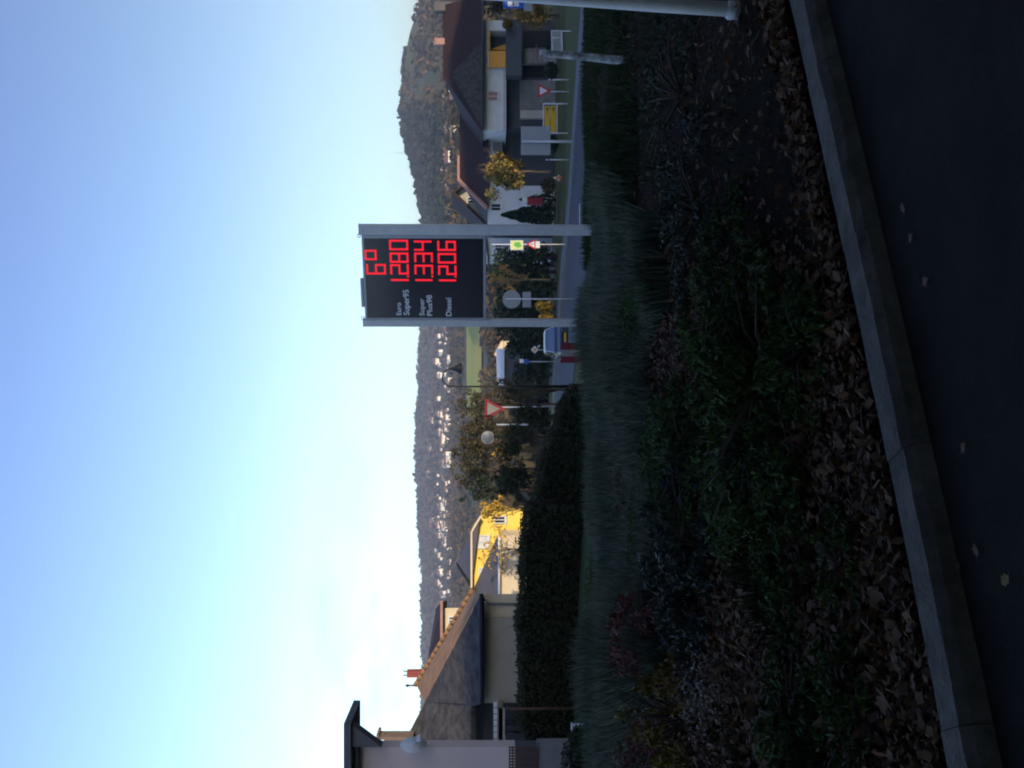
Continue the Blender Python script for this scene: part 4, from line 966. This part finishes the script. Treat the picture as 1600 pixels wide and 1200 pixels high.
# ------------------------------------------------------------------ car
def car():
    Y = 55.0; cx = P(860, 533, Y).x; gz_ = P(850.5, 533, Y).z-1.47
    t = thing('parked_car', 'dark car with a wide pale blue windscreen parked behind the striped barrier', 'car', (cx, Y, gz_), R(3))
    def ring(y, prof):  # half profile -> closed ring
        return [Vector((x, y, z)) for x, z in prof]+[Vector((-x, y, z)) for x, z in reversed(prof)]
    def loft(rings, name, m, par):
        q = MB(); n = len(rings[0])
        vs = [v for r in rings for v in r]; fs = [(i*n+j, i*n+(j+1) % n, (i+1)*n+(j+1) % n, (i+1)*n+j) for i in range(len(rings)-1) for j in range(n)]
        fs += [tuple(range(n-1, -1, -1)), tuple(range((len(rings)-1)*n, len(rings)*n))]
        q.add(vs, fs, 0, False); return q.build(name, m, par, local=True, bevel=.02)
    b_ = [(-2.05, [(.60,.30),(.74,.34),(.78,.52),(.72,.62)]), (-1.9, [(.80,.24),(.86,.34),(.86,.58),(.76,.72)]), (-1.0, [(.84,.22),(.88,.36),(.89,.66),(.80,.90)]),
          (1.3, [(.84,.22),(.88,.36),(.89,.68),(.80,.93)]), (1.95, [(.80,.26),(.86,.36),(.86,.66),(.76,.92)]), (2.08, [(.64,.32),(.74,.38),(.76,.6),(.70,.80)])]
    loft([ring(y, p) for y, p in b_], 'body', M['carpaint'], t)
    c_ = [(-1.05, [(.70,.89),(.76,.90),(.76,.91),(.70,.92)]), (-.35, [(.70,.91),(.77,.93),(.64,1.40),(.50,1.44)]), (.6, [(.70,.91),(.77,.93),(.65,1.44),(.52,1.48)]), (1.5, [(.70,.91),(.76,.93),(.62,1.38),(.50,1.42)]), (1.95, [(.66,.91),(.72,.92),(.66,.96),(.60,.98)])]
    cab = loft([ring(y, p) for y, p in c_], 'cabin', M['carpaint'], t)
    q = MB(); q.add([(-.70,-1.03,.925), (.70,-1.03,.925), (.585,-.40,1.385), (-.585,-.40,1.385)], [(0,1,2,3)]); 
    q.v = [(x, y-.03, z+.02) for x, y, z in q.v]; q.build('windscreen', M['carglass'], t, local=True)
    q = MB()
    q.tube([(-.74,-1.08,.93), (-.60,-.44,1.42), (0,-.46,1.455), (.60,-.44,1.42), (.74,-1.08,.93)], .022, 6); q.build('windscreen_lit_edge', M['white'], t, local=True)  # white tube paints in the lit edge of the windscreen
    for s_ in (-1, 1):
        q = MB(); q.prism([(s_*.775, -.55, .99), (s_*.70, -.30, 1.32), (s_*.70, 1.2, 1.33), (s_*.775, 1.5, .99)], (s_*.012, 0, 0)); q.build('side_window', M['carglass'], t, local=True)
        for y in (-1.3, 1.25):
            q = MB(); q.lathe((s_*.80, y, .31), [(.2, -.10), (.31, -.09), (.31, .09), (.2, .10)], 20, 'X'); w = q.build('wheel', M['tyre'], t, local=True)
            q = MB(); q.lathe((s_*.80, y, .31), [(.05, -.115), (.19, -.105), (.19, .105), (.05, .115)], 14, 'X'); q.build('rim', M['postgrey'], w, local=True)
        q = MB(); q.prism([(s_*.50, -1.98, .50), (s_*.72, -1.97, .48), (s_*.74, -1.93, .64), (s_*.54, -1.96, .62)], (0, -.06, 0)); q.build('headlight', M['white'], t, local=True)
        q = MB(); q.box((s_*.93, -.72, .98), (.16, .10, .13)); q.build('mirror', M['carpaint'], t, local=True, bevel=.03)
    q = MB(); q.box((0, -2.09, .44), (.5, .03, .11)); q.build('number_plate', M['yellowsign'], t, local=True)
    q = MB(); 
    for i in range(4): q.box((0, -2.07, .55+.035*i), (.7, .03, .015))
    q.build('grille', M['black'], t, local=True)
car()

# ------------------------------------------------------------------ trees and shrubs, middle distance
def pxr(n, Y): return n*Y/1500
def px_tree(name, label, y, vb, vc, ry, rv, Y, nleaf, ls, lm, **k):
    b_ = P(vb, y, Y); c = P(vc, y+k.pop('dy', 0), Y)
    if k.pop('ground', False): b_ = Vector((b_.x, Y, zg(b_.x, Y)))
    return tree(name, label, 'tree', b_, 0, c, (pxr(ry, Y), pxr(ry, Y), pxr(rv, Y)), nleaf, ls, lm, **k)
px_tree('autumn_tree', 'sunlit orange and green autumn tree in front of the long low maroon roofed house', 268, 860, 789, 38, 46, 80, 3400, .27, L_['autumn'], tr=.10, nb=14, nclump=30, seed=3, bark='barkpale')
px_tree('bare_tree', 'nearly bare young tree with a lit trunk under the price board', 437, 860, 790, 27, 32, 84, 420, .22, leafmat('sparse_leaves', [(.30,.22,.04),(.35,.14,.05),(.2,.2,.05)]), tr=.07, nb=26, nclump=18, seed=5, bark='barkpale')
for i, (y, vt, r, lab) in enumerate([(400, 770, 20, 'dark evergreen directly behind the lit warning sign'), (425, 766, 24, 'dark evergreen behind the bare young tree'), (452, 764, 22, 'dark evergreen behind the round sign top'),
                                (480, 768, 24, 'dark evergreen beside the left post of the price sign'), (512, 772, 26, 'dark evergreen above the car left of the price sign'), (545, 790, 26, 'dark evergreen behind the diamond sign'), (585, 800, 28, 'low dark evergreen behind the street lamp')]):
    Y = 89+i*1.3; x = P(800, y, Y).x; zb = zg(x, Y); zt = P(vt, y, Y).z; h = zt-zb
    t = thing('evergreen_tree', lab, 'tree', (x, Y, zb)); q = MB(); q.tube([(x, Y, zb), (x, Y, zb+h*.8)], [.2, .05], 7); q.build('trunk', M['bark'], t)
    n = 1700; pp = np.concatenate([clump_pts((x+random.gauss(0, .35)*pxr(r, Y), Y+random.uniform(-1, 1), zb+h*(.12+.76*j/8)), (pxr(r, Y)*.8, 1.4, h*.13), n//9, .3) for j in range(9)])
    leaf_mesh('crown', pp, .34, L_['dark'], parent=t)
conifer('conifer', 'dark green conifer in front of the pale house right of the price sign', P(868, 336, 87), P(784, 336, 87).z-P(868, 336, 87).z, pxr(26, 87), 4200, L_['dark'])
conifer('conifer', 'small dark conifer just left of the autumn tree', P(868, 312, 88), P(812, 312, 88).z-P(868, 312, 88).z, pxr(16, 88), 1800, L_['dark'], seed=2)
for i, (y, vt, vb, r, lab, lm) in enumerate([(478, 836, 864, 12, 'yellow autumn bush by the foot of the round sign', 'yelleaf'), (500, 840, 866, 12, 'ochre bush behind the left post of the price sign', 'yelleaf'),
        (290, 845, 868, 14, 'brown bush between the autumn tree and the conifer', 'dull'), (225, 858, 872, 14, 'low dark bush below the large sign back', 'dark'), (110, 850, 872, 14, 'dark bush under the balcony pillar', 'dark'),
        (75, 853, 876, 16, 'dark bush in front of the doorway by the slatted board', 'dark'), (25, 800, 872, 24, 'olive green bush at the right corner of the awning house', 'yelleaf'), (38, 785, 800, 6, 'hanging ochre plant at the balcony corner', 'yelleaf')]):
    Y = 84 if y != 38 else 88; x = P(800, y, Y).x; c = P((vt+vb)/2, y, Y); b_ = P(vb, y, Y)
    t = thing('bush', lab, 'bush', b_); leaf_mesh('foliage', clump_pts(c, (pxr(r, Y), .8, pxr((vb-vt)/2, Y)), 900, .3), .22, L_[lm], parent=t)
    q = MB()
    for k in range(4): q.tube([b_+Vector((.1*k-.15, 0, -.1)), c+Vector((random.uniform(-.4, .4), 0, random.uniform(0, .5)))], .03, 4)
    q.build('stem', M['bark'], t)
px_tree('olive_tree', 'dull olive tree above the roof at the right edge of the picture', -6, 870, 765, 34, 38, 97, 2200, .32, L_['dull'], nb=10, nclump=18, seed=8)
MID = [ (632, 742, 32, 34, 66, 'thin olive tree right behind the large yield sign', 'dull', 900), (668, 752, 28, 40, 62, 'brown autumn tree between the thin pole and the round mirror', 'dull', 1500),
        (700, 745, 26, 44, 60, 'olive autumn tree behind the round traffic mirror', 'dull', 1700), (735, 742, 28, 42, 64, 'brown and olive tree in the middle of the hedge line', 'dull', 1600),
        (765, 765, 24, 40, 50, 'dark twiggy tree beside the yellow house', 'dark', 900), (610, 800, 22, 40, 58, 'dusky tree behind the foot of the street lamp', 'dull', 900), (690, 800, 34, 30, 40, 'low dark tree over the hedge gap', 'hedge', 2200), (745, 800, 34, 28, 38, 'broad dark tree at the end of the long hedge', 'hedge', 2200), (650, 835, 26, 34, 36, 'dark rounded tree below the yield sign', 'hedge', 1800)]
for i, (y, vc, ry, rv, Y, lab, lm, n) in enumerate(MID):
    px_tree('autumn_tree' if lm == 'dull' else 'dark_tree', lab, y, 880, vc, ry, rv, Y, int(n*.8) if lm == 'dull' else int(n*.8), .20 if Y > 45 else .13, L_[lm], nb=24 if lm == 'dull' else 14, nclump=44, seed=20+i, ground=True, tr=.09)
px_tree('yellow_leaved_tree', 'slender tree with golden leaves in front of the yellow house', 793, 880, 778, 24, 28, 48, 380, .16, L_['yellow'], nb=16, nclump=22, seed=41, ground=True, tr=.05)
px_tree('yellow_leaved_tree', 'sparse golden twigs before the white windows of the yellow house', 858, 880, 782, 44, 40, 47, 190, .15, L_['yellow'], nb=22, nclump=24, seed=43, ground=True, tr=.035)
px_tree('bare_tree', 'tiny golden leaved shrub right of the round mirror post', 705, 880, 782, 10, 14, 44, 90, .16, L_['yellow'], nb=7, nclump=7, seed=44, ground=True, tr=.03)

# the long clipped hedge and the shrubs that continue it
def hedge(name, label, y0, y1, Y, th, vtops, n, lm, ls, ragged=.12):
    xa, xb = P(815, y1, Y).x, P(815, y0, Y).x; zb = min(zg(xa, Y), zg(xb, Y))
    t = thing(name, label, 'hedge', ((xa+xb)/2, Y, zb))
    def top(x): f = (x-xa)/(xb-xa); return P(lerp_tab(vtops, f), 600, Y).z+.09*noise.noise((x*1.2, 0, 5))+.05*noise.noise((x*4, 0, 8))
    q = MB(); k = 24
    for i in range(k):
        u0, u1 = xa+(xb-xa)*i/k, xa+(xb-xa)*(i+1)/k; zt = top((u0+u1)/2)-.10
        q.box(((u0+u1)/2, Y+th/2, (zt+zb)/2-.1), (u1-u0-.002, th-.2, zt-zb+.2))
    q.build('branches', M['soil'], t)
    xs = xa+(xb-xa)*RNG.rand(n); side = RNG.rand(n); zt = np.array([top(x) for x in xs])
    ys = np.where(side < .72, Y+.08*RNG.normal(size=n), Y+th*RNG.rand(n)); zs = np.where(side < .72, zb+(zt-zb)*RNG.rand(n), zt+.05*RNG.normal(size=n))
    leaf_mesh('foliage', np.stack([xs, ys, zs], 1), ls, L_[lm], parent=t)
    m_ = int((xb-xa)*26); xs = xa+(xb-xa)*RNG.rand(m_); q = MB()
    for x in xs: z = top(x); h = abs(random.gauss(0, ragged)); q.add([(x-.012, Y+.1, z-.05), (x+.012, Y+.1, z-.05), (x+random.uniform(-.06, .06), Y+.1, z+h)], [(0,1,2)])
    o = q.build('twigs', M['bark'], t); o['kind'] = 'stuff'; return t
hedge('hedge', 'long dark clipped hedge with a ragged top before the grey bungalow', 790, 1172, 25, 1.0, [(0, 826), (.1, 816), (.5, 813), (.85, 818), (1, 826)], 26000, 'hedge', .075)
hedge('hedge', 'lower rough hedge running from the yellow house to the lamp post', 600, 789, 26.5, 1.2, [(0, 836), (.3, 848), (.6, 864), (.85, 882), (1, 900)], 15000, 'hedge', .085, .25)

# ------------------------------------------------------------------ foreground planting
def scatter_ground(n, ok, x0=-9, x1=8, y0=3.4, y1=18):
    out_ = []
    while len(out_) < n:
        x = random.uniform(x0, x1); y = y0+(y1-y0)*random.random()**1.5
        if abs(x) > .46*y+.4: continue
        ks = kerb_side(x, y)
        if ks < .03 or not ok(x, y, ks): continue
        out_.append((x, y))
    return out_
def img(x, y, z=0):
    k = F_PX/y; return HOR+(EYE-z)*k, 600-x*k    # approximate photograph v, y
def bareness(x, y):   # 1 on the bare dark soil at the right, 0 in the planted part
    v, yy = img(x, y); return sstep(560, 330, yy)*sstep(.12, .5, kerb_side(x, y)) if True else 0
# leaf litter
def litter_ok(x, y, ks):
    d = 1.0 if ks < 3.2 else .35
    d *= 1-.95*bareness(x, y); d *= .55+.6*noise.noise((x*1.1, y*1.1, 2))+.35
    return random.random() < d
pp = scatter_ground(44000, litter_ok, y1=13)
pts = np.array([(x, y, zg(x, y)+.012+abs(random.gauss(0, .022))) for x, y in pp])
o = leaf_mesh('leaf_litter', pts, np.clip(.058*(.35+RNG.rand(len(pts))**1.5), .015, .1), L_['litter'], nrm=np.tile([0, 0, 2.2], (len(pts), 1)), aspect=.75, bend=.9, up_bias=0); o['kind'] = 'stuff'; o['label'] = 'brown leaf litter covering the bank behind the kerb'
# larger pale leaves one can pick out
def big_leaf_mesh():
    q = MB(); out_ = [(0,-.5),(.22,-.30),(.42,-.18),(.34,.02),(.46,.22),(.22,.24),(.16,.42),(0,.56),(-.16,.42),(-.22,.24),(-.46,.22),(-.34,.02),(-.42,-.18),(-.22,-.30)]
    vs = [(0, 0, .0)]+[(x, y, .10*abs(x)+.05*math.sin(y*5)) for x, y in out_]; n = len(out_)
    q.add(vs, [(0, i+1, (i+1) % n+1) for i in range(n)], 0, False)
    q.add([(-.015, -.5, 0), (.015, -.5, 0), (.02, -.85, .06), (-.01, -.85, .06)], [(0,1,2,3)]); return q
lo = big_leaf_mesh().build('fallen_leaf', L_['bigleaf'], local=True); me2 = [lo.data]
for k, nm in enumerate(('litter', 'yelleaf')):
    m_ = lo.data.copy(); m_.materials.clear(); m_.materials.append(L_[nm]); me2.append(m_)
rl2 = random.Random(12)
def big_leaf(x, y, z, s, label, grp, mi=0, tilt=.35, first=[True]):
    o = lo if first[0] else lo.copy()
    if not first[0]: COL.objects.link(o)
    first[0] = False; o.data = me2[mi]
    o.location = (x, y, z); o.rotation_euler = (rl2.gauss(0, tilt), rl2.gauss(0, tilt), rl2.uniform(0, 6.28)); o.scale = (s, s*rl2.uniform(.85, 1.15), s)
    setp(o, label, 'leaf', grp)
for i in range(110):
    x, y = scatter_ground(1, lambda x, y, ks: ks < 2.6 and random.random() > .97*bareness(x, y), y1=9)[0]
    big_leaf(x, y, zg(x, y)+.045, rl2.uniform(.055, .10), 'large curled pale brown leaf on the leaf litter of the bank', 'large fallen leaves on the bank', rl2.choice([0, 0, 1]))
LA = [(1450, 440, ''), (1427, 372, ''), (1415, 325, ''), (1578, 906, ''), (1510, 700, ''), (1530, 860, ''), (1502, 885, '')]
for v, yy, _ in LA:
    p = P(v, yy, 1); k = EYE/(EYE-p.z); p = Vector((0, 0, EYE)).lerp(p, k)
    big_leaf(p.x, p.y, .012 if (v, yy) != (1578, 906) else .015, rl2.uniform(.03, .055), 'small fallen leaf lying on the dark asphalt' if v != 1578 else 'single bright yellow leaf on the asphalt in the lower left corner', 'leaves scattered on the asphalt' if v != 1578 else None, 0 if v != 1578 else 2, .1)
c = gp(1445-10, 1033); big_leaf(*(gp(1418, 1030)+Vector((0, 0, .05))), .085, 'round brown leaf lying right against the kerb edge', None, 1, .2)

# low ground cover
def cover_ok(x, y, ks):
    if ks < .18: return False
    return noise.noise((x*.75, y*.75, 11)) > .20+.25*sstep(700, 900, img(x, y)[1])+.5*bareness(x, y) and random.random() < .8
pp = scatter_ground(11000, cover_ok, y1=11)
pts = np.array([(x, y, zg(x, y)+.03+.13*random.random()*max(.3, min(1, 2.5*noise.noise((x*.75, y*.75, 11))))) for x, y in pp])
o = leaf_mesh('ground_cover', pts, .045, L_['ivy'], aspect=.5, up_bias=.4); o['kind'] = 'stuff'; o['label'] = 'patchy green ground cover creeping over the bank'
def mound(name, label, v, y, r, h, n, lm, ls, cat='shrub', ry=None, asp=.35, up=.7):
    b_ = gp(v, y); t = thing(name, label, cat, b_)
    q = MB()
    for k in range(16):
        a = random.uniform(0, 6.28); f = random.uniform(.3, .95); e = b_+Vector((math.cos(a)*r*f, math.sin(a)*r*f*.8, h*(1.05-f*f*.7)))
        q.tube([b_+Vector((0, 0, -.03)), (b_+e)/2+Vector((0, 0, h*.15)), e], [.012, .008, .003], 4)
    q.build('stem', M['bark'], t)
    cl = []
    kcl = 34
    for k in range(kcl):
        a = random.uniform(0, 6.28); f = math.sqrt(random.random()); z = h*(1-f*f)*random.uniform(.35, 1.05)
        cl.append(clump_pts(b_+Vector((math.cos(a)*r*f, math.sin(a)*r*f*(ry or .8), z+.03)), (r*.17, r*.17, h*.17), n//kcl, .1))
    leaf_mesh('foliage', np.concatenate(cl), ls, L_[lm], parent=t, aspect=asp, up_bias=up); return t
mound('juniper', 'spreading green juniper at the middle of the bank', 1210, 600, .95, .34, 5200, 'ivy', .055)
mound('juniper', 'bright green juniper left of the middle of the bank', 1190, 690, .75, .36, 4200, 'ivy', .05)
mound('juniper', 'dark green juniper right of the middle of the bank', 1150, 500, .8, .30, 3600, 'ivy', .05)
mound('juniper', 'low juniper tongue reaching towards the kerb', 1260, 540, .45, .16, 1500, 'ivy', .045)
mound('juniper', 'green juniper between the leaf litter patches', 1235, 850, .5, .18, 2000, 'ivy', .045)
mound('juniper', 'small green tuft deep in the leaf litter', 1325, 880, .28, .13, 900, 'ivy', .04)
mound('juniper', 'green clump near the lower left corner of the bank', 1330, 1090, .38, .15, 1100, 'ivy', .045)
mound('juniper', 'low green clump in the leaves at the left', 1250, 1130, .5, .18, 1300, 'ivy', .045)
mound('juniper', 'juniper far back behind the bright green one', 1085, 720, .9, .35, 3200, 'ivy', .055)
mound('blue_shrub', 'blue green shrub in the dark hollow left of the junipers', 1095, 850, .8, .45, 3200, 'bluegreen', .06)
mound('blue_shrub', 'smaller blue green shrub beside the grass band', 1085, 930, .6, .32, 1800, 'bluegreen', .06)
mound('red_shrub', 'dull red leaved shrub at the left of the bank', 1040, 990, .6, .55, 2200, 'redleaf', .05)
mound('ochre_shrub', 'ochre and yellow shrub near the left edge', 1075, 1120, .5, .55, 1500, 'yelleaf', .06)
mound('red_shrub', 'small rusty shrub left of the ochre shrub', 1055, 1175, .5, .5, 1200, 'redleaf', .05)
mound('dark_shrub', 'dark low shrub on the bare soil at the right', 1085, 330, .8, .22, 1500, 'bluegreen', .05)
mound('dark_shrub', 'dark trailing shrub behind the white pole', 1060, 150, .9, .28, 1500, 'dark', .05)
# pale gravel patch
pp = []
while len(pp) < 700:
    p = gp(random.gauss(1100, 22), random.gauss(1090, 32)); pp.append((p.x, p.y, p.z+.04+.1*random.random()))
o = leaf_mesh('pale_petals', np.array(pp), .022, leafmat('pale_petals', [(.15,.13,.12),(.24,.21,.19),(.08,.06,.05)]), aspect=.9); o['kind'] = 'stuff'; o['label'] = 'pale dry seed heads in a patch beside the ochre shrub'
# grass blades
def blades(name, label, n, ok, h, m, y0, y1, x0=-9, x1=8, w=.008, lean=.35):
    pp = scatter_ground(n, ok, x0, x1, y0, y1); n = len(pp)
    base = np.array([(x, y, zg(x, y)-.01) for x, y in pp]); hh = h*(.5+.8*RNG.rand(n))*np.array([.75+1.5*max(-.35, noise.noise((x*.5, y*.5, 7))) for x, y in pp])
    a = RNG.rand(n)*6.283; ln = lean*(.3+RNG.rand(n)); dx = np.stack([np.cos(a)*ln*hh, np.sin(a)*ln*hh, hh], 1); mid = base+dx*.55; mid[:, 2] += hh*.08
    wv = np.stack([np.cos(a+1.57)*w, np.sin(a+1.57)*w, 0*a], 1)
    V = np.stack([base-wv, base+wv, mid+wv*.8, base+dx, mid-wv*.8], 1).reshape(-1, 3)
    me = bpy.data.meshes.new(name); me.vertices.add(n*5); me.vertices.foreach_set('co', V.astype(np.float32).ravel())
    me.loops.add(n*5); me.loops.foreach_set('vertex_index', np.arange(n*5, dtype=np.int32)); me.polygons.add(n); me.polygons.foreach_set('loop_start', np.arange(0, n*5, 5, dtype=np.int32))
    me.update(calc_edges=True); me.materials.append(m); o = bpy.data.objects.new(name, me); COL.objects.link(o); o['kind'] = 'stuff'; o['label'] = label
def band(x, y, ks):
    v, yy = img(x, y)
    return yy > 300+60*noise.noise((x, y, 0)) and y > 9.2+2.6*noise.noise((x*.7, 3, y*.3))+1.2*noise.noise((x*3, 8, y))-(yy-600)*.0006
blades('tall_grass', 'grey green tall grass along the back of the bank', 60000, band, .30, L_['drygrass'], 8.5, 17.5, w=.009)
blades('short_grass', 'dark short grass behind the bare soil at the right', 26000, lambda x, y, ks: img(x, y)[1] < 420 and y > 10.5, .14, L_['greengrass'], 10, 30, x0=0, x1=13, w=.012)
blades('lawn_grass', 'mown grass of the lawn in front of the hedge', 22000, lambda x, y, ks: True, .07, L_['ivy'], 17.5, 25, x0=-11, x1=2, w=.02)
blades('bank_grass', 'loose grass between the junipers and the litter', 9000, lambda x, y, ks: ks > .5 and noise.noise((x, y, 33)) > .15 and random.random() > bareness(x, y)*.8, .14, L_['greengrass'], 4.2, 10, w=.005)
# twigs on the bare soil
q = MB()
for x, y in scatter_ground(420, lambda x, y, ks: ks > .2, y1=12):
    z = zg(x, y)+.03; a = random.uniform(0, 6.28); l = random.uniform(.06, .25); q.tube([(x, y, z), (x+l*.5*math.cos(a), y+l*.5*math.sin(a), z+random.uniform(0, .03)), (x+l*math.cos(a+.3), y+l*math.sin(a+.3), z+random.uniform(-.01, .06))], .0035, 3, caps=False)
o = q.build('fallen_twigs', M['bark']); o['kind'] = 'stuff'; o['label'] = 'thin dark twigs lying over the bank'

# dark shrubs below the lattice screen, and added spruces out of view to the right that shade the big sign
for i, (v, y, r, h, lab) in enumerate([(905, 1192, .55, .62, 'dark rounded shrub below the brown lattice screen'), (908, 1165, .35, .5, 'small dark shrub at the right end of the low pale garden wall')]):
    b_ = P(v, y, 16.2); b_.z = zg(b_.x, b_.y); t = thing('dark_shrub', lab, 'shrub', b_)
    leaf_mesh('foliage', clump_pts(b_+Vector((0, 0, h*.55)), (r, .4, h*.55), 2600, .2), .06, L_['hedge'], parent=t)
    q = MB()
    for k in range(5): q.tube([b_, b_+Vector((random.uniform(-.3, .3), 0, h*.7))], .015, 4)
    q.build('stem', M['bark'], t)
for i, (x, y, h, lab) in enumerate([(43.6, 35.6, 19, 'tall conifer added out of view to the right to shade the large sign'), (45.2, 36.2, 18, 'second added shading conifer out of view close beside the first')]):
    conifer('shade_spruce', lab, (x, y, zg(x, y)), h, 2.4, 8000, L_['dark'], seed=i)

pp = scatter_ground(26000, lambda x, y, ks: random.random() < 1-.7*bareness(x, y), y1=10)
pts = np.array([(x, y, zg(x, y)+.006+abs(random.gauss(0, .008))) for x, y in pp])
o = leaf_mesh('leaf_crumbs', pts, .018, L_['litter'], aspect=.7); o['kind'] = 'stuff'; o['label'] = 'crumbled leaf bits and small debris between the fallen leaves'
